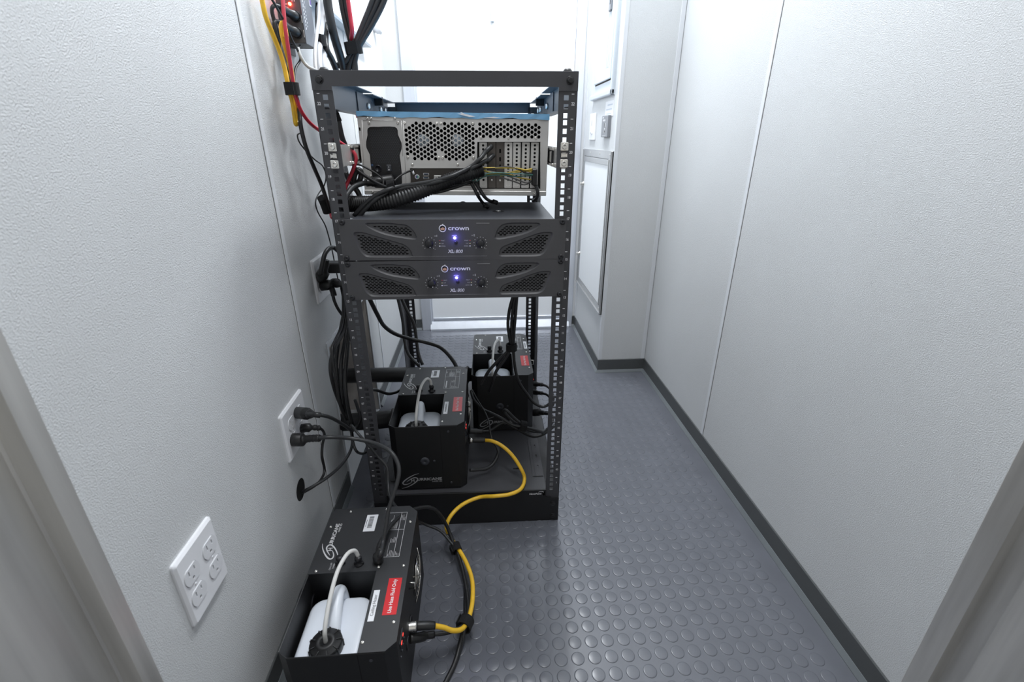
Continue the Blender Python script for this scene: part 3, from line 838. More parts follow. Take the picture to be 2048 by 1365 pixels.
# =================================================================== THE HAZERS
HW, HD, HH = .197, .345, .206
BXL, BYL = .134, .166           # tank bay: inner right edge, rear edge
def logo(parent, loc, rot, k, mtl):
    """swirl and lettering; unit 1 = full width"""
    o = MB()
    c = lambda x, y: ((x-180)/1650*k, (680-y)/1650*k*1.12)
    o.ribbon([c(905,342), c(720,395), c(500,505), c(330,625), c(252,720), c(280,785), c(380,795), c(500,755), c(600,700)], lambda t: k*(.003+.0125*math.sin(PI*t)**.8))
    o.ribbon([c(188,960), c(400,905), c(590,815), c(750,705), c(830,615), c(822,545), c(730,512), c(600,555), c(480,630), c(392,690)], lambda t: k*(.003+.0125*math.sin(PI*t)**.8), z=.0001)
    r = link('logo_swirl', o.mesh('logo_swirl', M[mtl]), parent, loc, rot)
    E = Matrix.Identity(3)
    from mathutils import Euler
    E = Euler(rot).to_matrix()
    def at(x, y): 
        p = c(x, y); return Vector(loc)+E @ Vector((p[0], p[1], .0002))
    text('H', .118*k, mtl, parent, at(645, 640), rot, sx=1.0, bold=.0035*k)
    text('URRICANE', .104*k, mtl, parent, at(1290, 600), rot, sx=1.16, bold=.0035*k)
    text('HAZE 4D', .052*k, mtl, parent, at(1580, 705), rot, sx=1.1, bold=.001*k)

def hazer(loc, rz, label, name_label, name_pos, print_mat='print'):
    h = thing('haze_machine', label, 'haze machine', loc, rz, 'haze machines')
    O = [(.017, 0), (.180, 0), (HW, .016), (HW, .325), (.177, HD), (.006, HD), (0, .331), (0, .012)]
    t = .0014
    b = MB()
    n = len(O)
    for i in range(n):
        a, c = O[i], O[(i+1) % n]
        b.quad((*a, .006), (*c, .006), (*c, HH-.0006), (*a, HH-.0006))
    I = grow(O, -t)
    # inner faces of the tank bay
    b.quad((t, BYL, .012), (BXL, BYL, .012), (BXL, BYL, HH-.001), (t, BYL, HH-.001))
    b.quad((BXL, t, .012), (BXL, BYL, .012), (BXL, BYL, HH-.001), (BXL, t, HH-.001))
    b.quad((t, .012, .012), (t, BYL, .012), (t, BYL, HH-.001), (t, .012, HH-.001))
    b.quad((t, .012, .012), (.018, t, .012), (.018, t, HH-.001), (t, .012, HH-.001))
    b.quad((.018, t, .012), (BXL, t, .012), (BXL, t, HH-.001), (.018, t, HH-.001))
    b.quad((t, t, .012), (BXL, t, .012), (BXL, BYL, .012), (t, BYL, .012))
    # rim closing the sheet metal
    b.quad((0, .012, HH-.0006), (t, .012, HH-.001), (t, BYL, HH-.001), (0, BYL, HH-.0006))
    b.quad((.017, 0, HH-.0006), (.018, t, HH-.001), (BXL, t, HH-.001), (BXL, 0, HH-.0006))
    b.quad((0, .012, HH-.0006), (.017, 0, HH-.0006), (.018, t, HH-.001), (t, .012, HH-.001))
    b.prism(O, .004, .006, 'z')
    hs = b.build('housing', M['hshaded'], h)
    top = MB().plate([(BXL, 0), (.180, 0), (HW, .016), (HW, .325), (.177, HD), (.006, HD), (0, .331), (0, BYL), (BXL, BYL)], [], HH+.0008, HH-.0008, 'z').build('top_plate', M['hplate'], h)
    f = MB(); f.box(.017, .180, -.0012, 0, .008, HH-.0006, .0006); fpn = f.build('front_plate', M['hshaded'], h)
    MB().box(.1335, .1345, -.0016, -.001, .008, HH-.001).build('plate_seam', M['dark'], fpn)
    global LSM
    if 'LSM' not in globals():
        LSM = MB().lathe([(.0033, 0), (.0031, .0012), (.0020, .0018), (.0014, .0018), (.0012, .0009), (0, .0009)], (0, 0, 0), (0, 0, 1), 12).mesh('lid_screw', M['nickel'])
    global FSM
    FSM = LSM.copy(); FSM.materials[0] = M['amptop']
    for x, y in ((.043, .3345), (.010, .290), (.014, .172), (.137, .174), (.1865, .174), (.1865, .052), (.139, .018), (.185, .293), (.125, .336)):
        link('lid_screw', LSM, h, (x, y, HH+.0006))
    for x, z in ((.155, .188), (.155, .022), (.113, .096)):
        link('front_screw', FSM, h, (x, -.001, z), FRONT)
    MB().lathe([(.0125, 0), (.0125, .0012), (.0095, .0030), (.0040, .0034), (.0030, .0018), (0, .0018)], (.088, -.001, .096), (0, -1, 0), 24).build('front_bung', M['amptop'], h)
    logo(fpn, (.018, -.0016, .030), FRONT, .116, 'printdim')
    # print on the lid, reading from the right-hand side
    RZ_ = (0, 0, PI/2)
    zt = HH+.0011
    logo(top, (.030, .196, zt), RZ_, .106, 'print')
    bar = MB().box(.084, .109, .271, .321, HH+.0008, HH+.0012).build('barcode_label', M['label'], h)
    o = MB(); y = .281; rnd = random.Random(3)
    while y < .313:
        w = rnd.choice((.0008, .0014, .0022)); o.box(.091, .101, y, y+w, HH+.0012, HH+.0014); y += w+rnd.choice((.0008, .0013))
    o.box(.0865, .0875, .285, .306, HH+.0012, HH+.0014)
    o.build('barcode_bars', M['ink'], bar)
    o = MB()
    def ln(x0, y0, x1, y1, w=.0004): o.box(min(x0, x1)-w, max(x0, x1)+w, min(y0, y1)-w, max(y0, y1)+w, HH+.0008, HH+.0011)
    ln(.130, .198, .130, .324); ln(.174, .198, .174, .324); ln(.130, .198, .174, .198); ln(.130, .324, .174, .324); ln(.130, .272, .174, .272); ln(.162, .198, .162, .324); ln(.148, .198, .148, .235, .0002)
    rnd = random.Random(11)
    for x0 in [.142+.0021*k for k in range(8)]:
        ln(x0, .276, x0, .276+rnd.uniform(.012, .042), .00035)
    for x0 in (.165, .168, .171): ln(x0, .300, x0, .300+rnd.uniform(.008, .018), .00035)
    for x0 in (.150, .153, .156, .159): ln(x0, .236, x0, .236+rnd.uniform(.008, .016), .0004)
    for x0 in (.150, .153, .156, .159, .165, .168, .171): ln(x0, .2005, x0, .2005+rnd.uniform(.005, .014), .0004)
    ln(.136, .205, .136, .244, .0018); ln(.133, .300, .133, .308, .0008)
    o.build('rating_print', M['print'], top)
    text('ON/OFF', .0050, 'print', top, (.040, .182, zt), RZ_); text('TIMER', .0050, 'print', top, (.046, .182, zt), RZ_)
    rl = MB().prism([(.163, .0665), (.1885, .0665), (.1885, .145), (.163, .145)], HH+.0008, HH+.0012, 'z').build('warning_label', M['redlabel'], h)
    text('Use Haze Fluid Only', .0098, 'printbright', rl, (.1755, .1058, HH+.0015), RZ_, sx=.88, bold=.00012)
    (nx, ny) = name_pos
    nl = MB().box(nx-.0055, nx+.0055, ny-.032, ny+.032, HH+.0008, HH+.0012).build('name_label', M['label'], h)
    if name_label: text(name_label, .0085, 'ink', nl, (nx, ny, HH+.0015), RZ_, sx=.95)
    else:
        o = MB(); rnd = random.Random(5); y = ny-.022
        while y < ny+.02:
            w = rnd.uniform(.0015, .003); o.box(nx-.0022, nx+.0022-rnd.uniform(0, .0015), y, y+w*.5, HH+.0012, HH+.0014); y += w
        o.build('label_marks', M['ink'], nl)
    # connectors on the lid
    for x, y in ((.058, .187), (.096, .184)):
        MB().lathe([(.0088, 0), (.0088, .0035), (.0062, .0045), (.0062, .012), (.0072, .013), (.0072, .019), (.0050, .021), (0, .021)], (x, y, HH+.0005), (0, 0, 1), 14).box(x-.010, x+.010, y-.0018, y+.0018, HH+.0005, HH+.006, .0008).build('hose_fitting', M['knob'], h)
    # haze outlet on the left side
    o = MB().lathe([(.024, -.004), (.024, .016), (.031, .018), (.031, .024), (.026, .025), (.022, .016), (.020, -.004)], (.0, .165, .128), (-1, 0, 0), 28)
    o.build('haze_outlet', M['knob'], h)
    # right side: fan guard, sockets, indicators
    gx = HW+.004
    fg = MB()
    for rr_ in (.010, .018, .026, .034, .042):
        pts = [(gx+.004*math.cos(rr_/.046*PI/2), .232+rr_*math.cos(2*PI*k/24), .112+rr_*math.sin(2*PI*k/24)) for k in range(25)]
        fg.tube(pts, .0009, 5, cap=False, smooth=False)
    for k in range(4):
        t = PI/4+k*PI/2
        fg.tube([(gx+.004, .232+.008*math.cos(t), .112+.008*math.sin(t)), (gx+.003, .232+.03*math.cos(t), .112+.03*math.sin(t)), (gx-.003, .232+.056*math.cos(t), .112+.056*math.sin(t))], .0011, 5)
    fg.build('fan_guard', M['nickel'], h)
    MB().lathe([(.045, 0), (.045, .0006), (.040, .0008), (.038, -.004), (.012, -.004), (.010, .0008), (0, .0008)], (HW, .232, .112), (1, 0, 0), 32).build('fan_rim', M['knob'], h)
    for y in (.085, .130):
        MB().lathe([(.0125, 0), (.0125, .002), (.0095, .0025), (.0095, .0008), (0, .0008)], (HW, y, .100), (1, 0, 0), 20).build('data_socket', M['knob'], h)
    o = MB(); o.box(HW-.001, HW+.0025, .030, .062, .165, .178, .001); dsp = o.build('display', M['knob'], h)
    o = MB(); o.box(HW+.0025, HW+.0031, .034, .041, .1705, .1735).box(HW+.0025, HW+.0031, .050, .055, .1705, .1735); o.build('red_digits', M['ledred'], dsp)
    o = MB()
    for k in range(4): MB().lathe([(.0022, 0), (.0020, .0022), (0, .0024)], (HW, .026+k*.012, .150), (1, 0, 0), 10).build('menu_button', M['amptop'], h)
    o = MB(); o.tube([(HW-.001, .150, .17), (HW+.012, .150, .17), (HW+.012, .150, .186), (HW-.001, .150, .186)], .0018, 6, smooth=False); o.build('strap_loop', M['nickel'], h)
    ft = MB().lathe([(.009, 0), (.010, .002), (.008, .004), (0, .004)], (0, 0, 0), (0, 0, 1), 12).mesh('rubber_foot', M['knob'])
    for x, y in ((.02, .025), (.175, .025), (.02, .32), (.175, .32)): link('rubber_foot', ft, h, (x, y, 0))
    return h

def jug(loc, rz, label):
    """milky fluid bottle with arched handle, ribbed cap and a hose to the lid fitting; origin as the hazer it sits in"""
    j = thing('fluid_bottle', label, 'bottle', loc, rz, 'fluid bottles in the haze machines')
    b = MB()
    def ring(z, x0, x1, y0, y1, r): return [(a, c, z) for a, c in rrect(x0, x1, y0, y1, r, 5)]
    secs = [ring(.0125, .012, .124, .010, .146, .018), ring(.02, .008, .128, .006, .150, .024), ring(.148, .008, .128, .006, .150, .026),
            ring(.155, .0095, .1265, .0075, .1485, .0255), ring(.160, .0135, .1225, .0115, .1445, .023), ring(.162, .019, .117, .017, .139, .020), ring(.1625, .030, .106, .028, .128, .014)]
    R_ = [[b.bm.verts.new(p) for p in s_] for s_ in secs]
    for a, c in zip(R_, R_[1:]):
        for k in range(len(a)):
            f = b.bm.faces.new((a[k], a[(k+1) % len(a)], c[(k+1) % len(a)], c[k])); f.smooth = True
    b.bm.faces.new(R_[0][::-1]); b.bm.faces.new(R_[-1])
    b.build('bottle_body', M['jug'], j)
    MB().tube([(.072, .058, .156), (.0715, .066, .163), (.070, .082, .173), (.068, .108, .184), (.066, .132, .190), (.0655, .144, .184), (.066, .148, .165), (.066, .148, .150)], lambda t: (.0125-.001*math.sin(PI*t), .0085+.002*math.sin(PI*t)), 16, flat=(1, 0, 0)).build('bottle_handle', M['jug'], j)
    cx_, cy_, cz_ = .066, .042, .158
    cp = MB(); cp.lathe([(.026, 0), (.0285, .003), (.0285, .019), (.0265, .0225), (.017, .0235), (.0165, .0255), (.0085, .0258), (.008, .0225), (0, .0225)], (cx_, cy_, cz_), (0, 0, 1), 36)
    for k in range(9):
        t = 2*PI*k/9
        cp.box(-.0013, .0013, .0268, .0302, .002, .0205, .0006, mtx=Matrix.Translation((cx_, cy_, cz_)) @ Matrix.Rotation(t, 4, 'Z'))
    for k in range(9):
        t = 2*PI*k/9
        cp.box(-.0007, .0007, .0185, .0275, .0215, .0245, mtx=Matrix.Translation((cx_, cy_, cz_)) @ Matrix.Rotation(t, 4, 'Z'))
    cp.build('bottle_cap', M['cap'], j)
    MB().tube([(cx_, cy_, cz_+.020), (cx_+.001, cy_+.006, .205), (cx_+.003, .085, .232), (.074, .128, .252), (.084, .162, .258), (.093, .180, .248), (.0965, .185, .228)], .0040, 10).build('feed_hose', M['tube'], j)
    return j

CPOS, CRZ = (-.3033, -.4960, 0), .0025
APOS, ARZ = (-.1972, .0190, ZB+.0004), -.006
BPOS, BRZ = (.0150, .2900, ZB+.0004), -.016
hazer(CPOS, CRZ, 'black haze machine on the floor in front of the rack', 'Ceiling Hazer', (.1445, .088))
jug((CPOS[0], CPOS[1], CPOS[2]), CRZ, 'milky fluid bottle in the haze machine on the floor')
hazer(APOS, ARZ, 'black haze machine on the rack base at its front left', None, (.1445, .088))
jug(APOS, ARZ, 'milky fluid bottle in the front left haze machine on the rack base')
hb = hazer(BPOS, BRZ, 'black haze machine at the back right of the rack base', None, (.1870, .235))
jug(BPOS, BRZ, 'milky fluid bottle in the back right haze machine')

# =================================================================== THINGS ON THE WALLS
def outlet(y0, y1, z0, z1, label):
    """white quad outlet plate on the left wall: y along the corridor, z up"""
    cy, cz = (y0+y1)/2, (z0+z1)/2; w, h_ = (y1-y0)/2, (z1-z0)/2
    t = thing('wall_outlet', label, 'wall outlet', (WL, cy, cz), 0, 'white quad outlets on the left wall')
    fs = .0335/2; holes = []
    cent = [(a, b) for a in (-.0235, .0235) for b in (.0195, -.0195)]
    def face(a, b, r=.0172, hgt=.0135):
        pts = []
        for k in range(32):
            tt = 2*PI*k/32; x, z = r*math.cos(tt), r*math.sin(tt)
            z = max(-hgt, min(hgt, z)); pts.append((a+x, b+z))
        return pts
    A = rrect(-w, w, -h_, h_, .004, 3); B = rrect(-w+.004, w-.004, -h_+.004, h_-.004, .003, 3)
    b_ = MB()
    b_.plate(B, [face(a, c, .0178, .0141) for a, c in cent], .0065, .004, 'x')
    va = [b_.bm.verts.new((0, p[0], p[1])) for p in A]; vm = [b_.bm.verts.new((.0035, p[0], p[1])) for p in A]; vb = [b_.bm.verts.new((.0065, p[0], p[1])) for p in B]
    for r0, r1 in ((va, vm), (vm, vb)):
        for k in range(len(r0)): b_.bm.faces.new((r0[k], r0[(k+1) % len(r0)], r1[(k+1) % len(r1)], r1[k]))
    b_.build('cover_plate', M['white'], t)
    for a, c in cent:
        o = MB()
        sl = [[(a-.0075, c+.001), (a-.0052, c+.001), (a-.0052, c+.010), (a-.0075, c+.010)], [(a+.0052, c+.002), (a+.0075, c+.002), (a+.0075, c+.009), (a+.0052, c+.009)], hexa(a, c-.0065, .0027, .0027, 0, 10)]
        o.plate(face(a, c), sl, .0078, .0052, 'x')
        so = o.build('socket_face', M['ivory'], t)
        o = MB(); o.box(.0055, .0057, a-.009, a+.009, c-.010, c+.0105); o.build('socket_slots', M['slot'], so)
    o = MB()
    for a in (-.0235, .0235): o.lathe([(.0024, 0), (.0022, .001), (0, .0012)], (.0062, a, 0), (1, 0, 0), 12)
    o.build('plate_screws', M['ivory'], t)
    return t
outlet((-0.3710, -0.5458, 0.4730)[1]+.001, (-0.3710, -0.4474, 0.3374)[1]-.001, .3565, .4745, 'empty white quad outlet low on the left wall nearest the viewer')
outlet(-.172, -.0465, .3575, .4735, 'white quad outlet with three black plugs above the round cable hole')
outlet(.158, .275, .606, .722, 'white quad outlet half hidden behind the left post of the rack')

# light switch, timer control, notice, breaker panel and access hatch on the column side
def wbox(o, y0, y1, z0, z1, d, bev=.001, x=None):
    x = BX if x is None else x
    return o.box(x-d, x+.0005, min(y0, y1), max(y0, y1), z0, z1, bev)
t = thing('light_switch', 'white dimmer light switch on the column beside the grey control', 'switch', (0, 0, 0))
wbox(MB(), 1.248, 1.355, .996, 1.107, .007, .002).build('switch_plate', M['white'], t)
o = MB(); wbox(o, 1.285, 1.318, 1.022, 1.082, .0095, .001); fr_ = o.build('switch_frame', M['white'], t)
MB().box(BX-.0125, BX-.009, 1.303, 1.316, 1.028, 1.050, .001).build('rocker', M['white'], t)
MB().box(BX-.0100, BX-.009, 1.294, 1.297, 1.056, 1.078).build('dimmer_slot', M['switchgrey'], t)
t = thing('vent_control', 'dark grey wall control with two slots under a white notice', 'control', (0, 0, 0))
wbox(MB(), .992, 1.094, 1.008, 1.088, .013, .0015).build('control_body', M['switchgrey'], t)
o = MB(); o.box(BX-.0135, BX-.0128, 1.038, 1.048, 1.046, 1.060).box(BX-.0135, BX-.0128, 1.030, 1.044, 1.026, 1.031); o.build('control_slots', M['slot'], t)
o = MB(); o.box(BX-.0138, BX-.0128, 1.027, 1.037, 1.046, 1.060).box(BX-.0138, BX-.0128, 1.046, 1.050, 1.023, 1.033).box(BX-.0138, BX-.0128, 1.023, 1.028, 1.023, 1.033)
o.box(BX-.0134, BX-.0128, 1.060, 1.082, 1.078, 1.083).box(BX-.0134, BX-.0128, 1.035, 1.075, 1.067, 1.074).box(BX-.0134, BX-.0128, 1.032, 1.047, 1.036, 1.042).box(BX-.0134, BX-.0128, 1.020, 1.070, 1.0115, 1.0135)
o.build('control_print', M['print'], t)
o = MB(); wbox(o, .966, 1.096, 1.084, 1.140, .0012, .0004); nt_ = tag(o.build('paper_notice', M['label']), 'small white paper notice above the grey wall control', 'notice')
o = MB()
for z, a, b in ((1.126, .985, 1.06), (1.110, .99, 1.08), (1.094, 1.0, 1.07)): o.box(BX-.0016, BX-.0011, a, b, z-.0022, z+.0022)
o.build('faint_print', mat('faint_ink', (.55, .60, .68), .6, bump=.02, bscale=100), nt_)

t = thing('breaker_panel', 'pale grey breaker panel with hinged door high on the column side', 'electrical panel', (0, 0, 0))
zb, y0, y1, zt = 1.158, .967, 1.335, 1.80
o = MB()
o.plate([(y0, zb), (y1, zb), (y1, zt), (y0, zt)], [[(y0+.045, zb+.055), (y1-.035, zb+.055), (y1-.035, zt-.05), (y0+.045, zt-.05)]], BX-.004, BX, 'x')
for a, b, c, d in ((y0, y1, zb, zb+.022), (y0, y0+.02, zb, zt)):
    o.box(BX-.016, BX, a, b, c, d, .005, 2)
o.build('panel_frame', M['boxgrey'], t)
MB().box(BX-.003, BX-.0015, y0+.046, y1-.036, zb+.056, zt-.05).build('door_gap', M['gap'], t)
o = MB(); o.box(BX-.011, BX-.003, y0+.050, y1-.040, zb+.060, zt-.055, .003, 2)
for k in range(3): o.box(BX-.0122, BX-.0105, y0+.075+k*.022, y0+.083+k*.022, zb+.10, zt-.1, .001)
dr = o.build('panel_door', M['boxgrey'], t)
MB().box(BX-.019, BX-.010, y0+.083, y0+.117, 1.445, 1.535, .003).build('door_latch', M['silver'], dr)
MB().box(BX-.0195, BX-.0185, y0+.090, y0+.098, 1.466, 1.490).build('latch_slot', M['slot'], dr)

t = thing('access_hatch', 'aluminium framed access hatch with white door low on the column', 'hatch', (0, 0, 0))
a, b, c, d = .909, 1.462, .281, .957
o = MB(); o.plate([(a, c), (b, c), (b, d), (a, d)], [[(a+.045, c+.030), (b-.036, c+.030), (b-.036, d-.030), (a+.045, d-.030)]], BX-.006, BX+.0005, 'x')
o.box(BX-.013, BX, a, a+.010, c, d, .002).box(BX-.013, BX, a, b, c, c+.006, .002).box(BX-.010, BX, b-.008, b, c, d, .002)
o.build('hatch_frame', M['alu_hatch'], t)
ha = MB().box(BX-.004, BX-.001, a+.047, b-.038, c+.032, d-.033, .0006).build('hatch_door', M['door'], t)
MB().box(BX-.0075, BX-.003, a+.047, b-.038, d-.055, d-.033, .001).box(BX-.008, BX-.003, a+.045, a+.056, c+.03, d-.03, .001).build('door_edging', M['alu_hatch'], t)
o = MB()
for k in range(19): o.box(BX-.0092, BX-.0075, a+.047, a+.051, c+.05+k*.032, c+.064+k*.032)
o.build('hinge_knuckles', M['zinc'], t)
for z in (.795, .442):
    k = MB().lathe([(.012, 0), (.012, .004), (.006, .006), (.006, .013), (.010, .015), (.010, .017), (0, .018)], (BX-.004, 1.428, z), (-1, 0, 0), 16).build('turn_latch', M['nickel'], t)
for y in (.95, 1.12, 1.30):
    for z in (d-.014, c+.018): screw_mb(MB(), (BX-.006, y, z), (-1, 0, 0), .004).build('frame_rivet', M['zinc'], t)

# left wall: white box, round fitting
t = thing('wall_box', 'long white metal box high on the left wall behind the black cables', 'wall box', (0, 0, 0))
MB().box(WL, WL+.030, .40, 1.083, 1.335, 1.95, .003).build('box_body', M['door'], t)
MB().prism([(WL, 1.322), (WL+.031, 1.322), (WL+.034, 1.328), (WL+.030, 1.338), (WL, 1.338)], .40, 1.085, 'y').build('box_lip', M['boxgrey'], t)
t = thing('cable_gland', 'round white fitting on the left wall near the far door', 'wall fitting', (0, 0, 0))
MB().lathe([(.016, 0), (.016, .010), (.021, .012), (.021, .030), (.012, .036), (.0, .036)], (WL, 1.345, 1.432), (1, 0, 0), 20).build('fitting_body', M['white'], t)
MB().tube([(WL+.012, 1.345, 1.448), (WL+.012, 1.35, 1.47), (WL+.004, 1.352, 1.53)], .004, 8).build('fitting_lead', M['greycable'], t)

# the signal splitter at the top left
t = thing('signal_splitter', 'black signal splitter with silver lid and red lamp on the left wall', 'splitter', (0, 0, 0))
sx0, sx1, sy0, sy1, sz0, sz1 = WL+.001, -.318, .2215, .294, 1.1985, 1.50
MB().box(sx0, sx1-.002, sy0, sy1, sz0, sz1, .001).build('splitter_body', M['amp'], t)
lid = MB().box(sx1-.002, sx1, sy0-.0005, sy1+.0005, sz0-.0005, sz1, .0006).build('splitter_lid', M['silver'], t)
o = MB(); rnd = random.Random(4); z = sz0+.028
while z < 1.36:
    l = rnd.uniform(.004, .0075); o.prism([(sy0+.010, z), (sy0+.013, z), (sy0+.016, z+l), (sy0+.013, z+l)], sx1, sx1+.0003, 'x')
    if z > sz0+.035: o.prism([(sy0+.0225, z), (sy0+.0245, z), (sy0+.0262, z+l*.7), (sy0+.0242, z+l*.7)], sx1, sx1+.0003, 'x')
    z += l+.0022
o.build('lid_print', M['printbright'], lid)
MB().box(sx1-.001, sx1+.0015, sy1-.013, sy1-.001, 1.281, 1.304, .0005).build('label_window', M['label'], t)
MB().box(sx1+.0012, sx1+.0018, sy1-.0115, sy1-.0025, 1.284, 1.302).build('window_face', M['purple'], t)
o = MB()
for x, z in ((-.3305, 1.2489), (-.3327, 1.2182)): MB().lathe([(.0115, 0), (.0115, .0018), (.0095, .0025), (.0095, .001), (0, .001)], (x-.003, sy0, z), (0, -1, 0), 20).build('socket', M['knob'], t)
MB().lathe([(.0032, 0), (.0030, .003), (.0018, .0045), (0, .0048)], (-.3413, sy0, 1.2715), (0, -1, 0), 12).build('red_lamp', M['ledhot'], t)
d = bpy.data.lights.new('red_lamp_glow', 'POINT'); d.energy = .005; d.color = (1, .06, .04); d.shadow_soft_size = .003
lo_ = bpy.data.objects.new('red_lamp_glow', d); COL.objects.link(lo_); lo_.location = (-.346, sy0-.018, 1.272)
o = MB()
for a, b, c, d in ((-.3510, -.3465, 1.2708, 1.2720), (-.3510, -.3460, 1.2645, 1.2657), (-.3215, -.3202, 1.210, 1.224), (-.3215, -.3202, 1.237, 1.251), (-.3365, -.335, 1.276, 1.290), (-.332, -.3305, 1.276, 1.290)):
    o.box(a, b, sy0-.0005, sy0, c, d)
o.build('face_print', M['print'], t)
o = MB(); screw_mb(o, (-.340, sy0+.02, sz0), (0, 0, -1), .003); screw_mb(o, (-.355, sy0+.012, sz0), (0, 0, -1), .0025); o.build('base_screws', M['knob'], t)
MB().prism([(sy1-.066, sz0-.016), (sy1, sz0-.016), (sy1, sz0+.01), (sy1-.066, sz0+.01)], WL, WL+.002, 'x').build('mounting_plate', M['amp'], t)

# =================================================================== CABLES
def cable(name, label, path, r, mtl='rubber', cat='cable', group=None, seg=8, sub=5, parts=()):
    """one cable; parts: (part name, path, radius, material)"""
    o = MB().tube(path, r, seg, sub=sub).build(name, M[mtl])
    tag(o, label, cat, group)
    for nm, p, rr_, mt in parts:
        MB().tube(p, rr_, 12, sub=4).build(nm, M[mt], o)
    return o
def tie(label, c, d, ra, rb, w, up=(0, 0, 1)):
    """flat hook-and-loop strap wrapped round a bundle"""
    d = Vector(d).normalized(); c = Vector(c)
    a = (Vector(up)-d*d.dot(Vector(up))).normalized(); b = d.cross(a)
    mb = MB(); n = 20; rings = []
    for off, k in ((-w/2, 1), (w/2, 1), (w/2, .84), (-w/2, .84)):
        rings.append([mb.bm.verts.new(c+d*off+a*ra*k*math.cos(2*PI*i/n)+b*rb*k*math.sin(2*PI*i/n)) for i in range(n)])
    for p, q in zip(rings, rings[1:]+rings[:1]):
        for i in range(n): mb.bm.faces.new((p[i], p[(i+1) % n], q[(i+1) % n], q[i]))
    mb.box(-w/2, w/2, -.001, .001, -ra*.6, ra*.6, mtx=Matrix.Translation(c+b*rb*1.02) @ Matrix((d, b, a)).transposed().to_4x4())
    return tag(mb.build('cable_strap', M['velcro']), label, 'cable strap')
def plug_parts(p0, d, s=1., grip=True):
    """moulded plug: blunt body, tapered neck with ribs; from p0 along d"""
    p0 = Vector(p0); d = Vector(d).normalized()
    P = lambda h: tuple(p0+d*h*s)
    def prof(t):
        h = t
        if h < .42: return (.0125*s, .0145*s)
        if h < .60: return ((.0125-.005*(h-.42)/.18)*s, (.0145-.0065*(h-.42)/.18)*s)
        k = .0011*s*(1 if int(h*26) % 2 else 0)
        return (.0068*s+k, .0072*s+k)
    return ('plug', [P(h*.0030) for h in range(0, 20)], prof, 'rubber2')

# --- plugs in the middle outlet
p = (WL+.008, -.083, .451); 
cable('power_cable', 'black cord plugged into the top socket of the middle outlet, running behind the rack',
      [(-0.3250, -0.1434, 0.4636), (-0.3000, -0.1447, 0.4608), (-0.2850, -0.1156, 0.4342), (-0.2850, -0.0360, 0.3610), (-0.2875, 0.0200, 0.3091), (-0.2806, 0.0500, 0.3074), (-0.2743, 0.0600, 0.3240), (-0.2836, 0.0800, 0.3383), (-0.2940, 0.1000, 0.3548)], .0042, 'rubber2',
      parts=[('plug', [(-0.3640, -0.0972, 0.4391), (-0.3500, -0.1098, 0.4450), (-0.3300, -0.1269, 0.4535), (-0.3180, -0.1384, 0.4589), (-0.3030, -0.1476, 0.4627), (-0.2960, -0.1449, 0.4595)], lambda t: (.0135 if t < .45 else .0078 if t < .52 else .0098 if t < .62 else .0062), 'rubber')])
cable('power_cable', 'thin black cord from the small ribbed plug down into the round cable hole',
      [(-0.3300, -0.0842, 0.3892), (-0.3250, -0.0741, 0.3754), (-0.3280, -0.0610, 0.3512), (-0.3350, -0.0651, 0.3287), (-0.3380, -0.0744, 0.2994), (-0.3400, -0.0692, 0.2584), (-0.3400, -0.0960, 0.2531), (-0.3450, -0.1264, 0.2580), (-0.3750, -0.1277, 0.2402), (-0.4000, -0.1020, 0.2133)], .0032, 'rubber',
      parts=[('plug', [(-0.3640, -0.0917, 0.3931), (-0.3520, -0.0953, 0.3976), (-0.3420, -0.0928, 0.3955), (-0.3320, -0.0848, 0.3897), (-0.3270, -0.0816, 0.3846)], lambda t: (.0105 if t < .5 else .0050+.0018*(int(t*22) % 2)), 'rubber')])
cable('power_cable', 'thick black cord from the lower plug of the middle outlet to the floor machine',
      [(-0.3150, -0.1519, 0.4066), (-0.2800, -0.1542, 0.4092), (-0.2450, -0.1338, 0.3908), (-0.1957, -0.1400, 0.3808), (-0.1524, -0.1700, 0.3778), (-0.1340, -0.1900, 0.3590), (-0.1317, -0.2100, 0.3392), (-0.1419, -0.2300, 0.3101), (-0.1528, -0.2500, 0.2818), (-0.1574, -0.2700, 0.2538), (-0.1618, -0.2850, 0.2351), (-0.1611, -0.3153, 0.2360), (-0.1676, -0.3115, 0.2200)], .0045, 'rubber2',
      parts=[('plug', [(-0.3640, -0.1427, 0.3986), (-0.3540, -0.1461, 0.4005), (-0.3420, -0.1446, 0.3989), (-0.3300, -0.1469, 0.4025), (-0.3140, -0.1492, 0.4047), (-0.3020, -0.1528, 0.4066)], lambda t: (.0145 if t < .42 else .0105 if t < .5 else .0072+.0012*(int(t*20) % 2)), 'rubber'),
             ('inlet_plug', [(-0.1697, -0.3072, 0.2085), (-0.1680, -0.3107, 0.2260), (-0.1614, -0.3027, 0.2360)], lambda t: (.0105 if t < .6 else .0075), 'rubber')])
cable('power_cable', 'black cord rising from the round cable hole towards the rack post',
      [(-0.4000, -0.0972, 0.2091), (-0.3710, -0.1402, 0.2523), (-0.3450, -0.1400, 0.2666), (-0.3200, -0.1091, 0.2671), (-0.3050, -0.0485, 0.2555), (-0.3000, 0.0175, 0.2491), (-0.3000, 0.0480, 0.2655), (-0.3020, 0.0549, 0.2926), (-0.3050, 0.0520, 0.3227)], .0038, 'rubber2')
cable('power_cable', 'black cord hanging in a short loop behind the lowest marks of the left post',
      [(-0.3000, 0.0474, 0.3131), (-0.2850, 0.0023, 0.2859), (-0.2750, -0.0125, 0.2683), (-0.2850, 0.0600, 0.2072), (-0.2827, 0.0900, 0.1900), (-0.2762, 0.1200, 0.1798)], .0036, 'rubber')
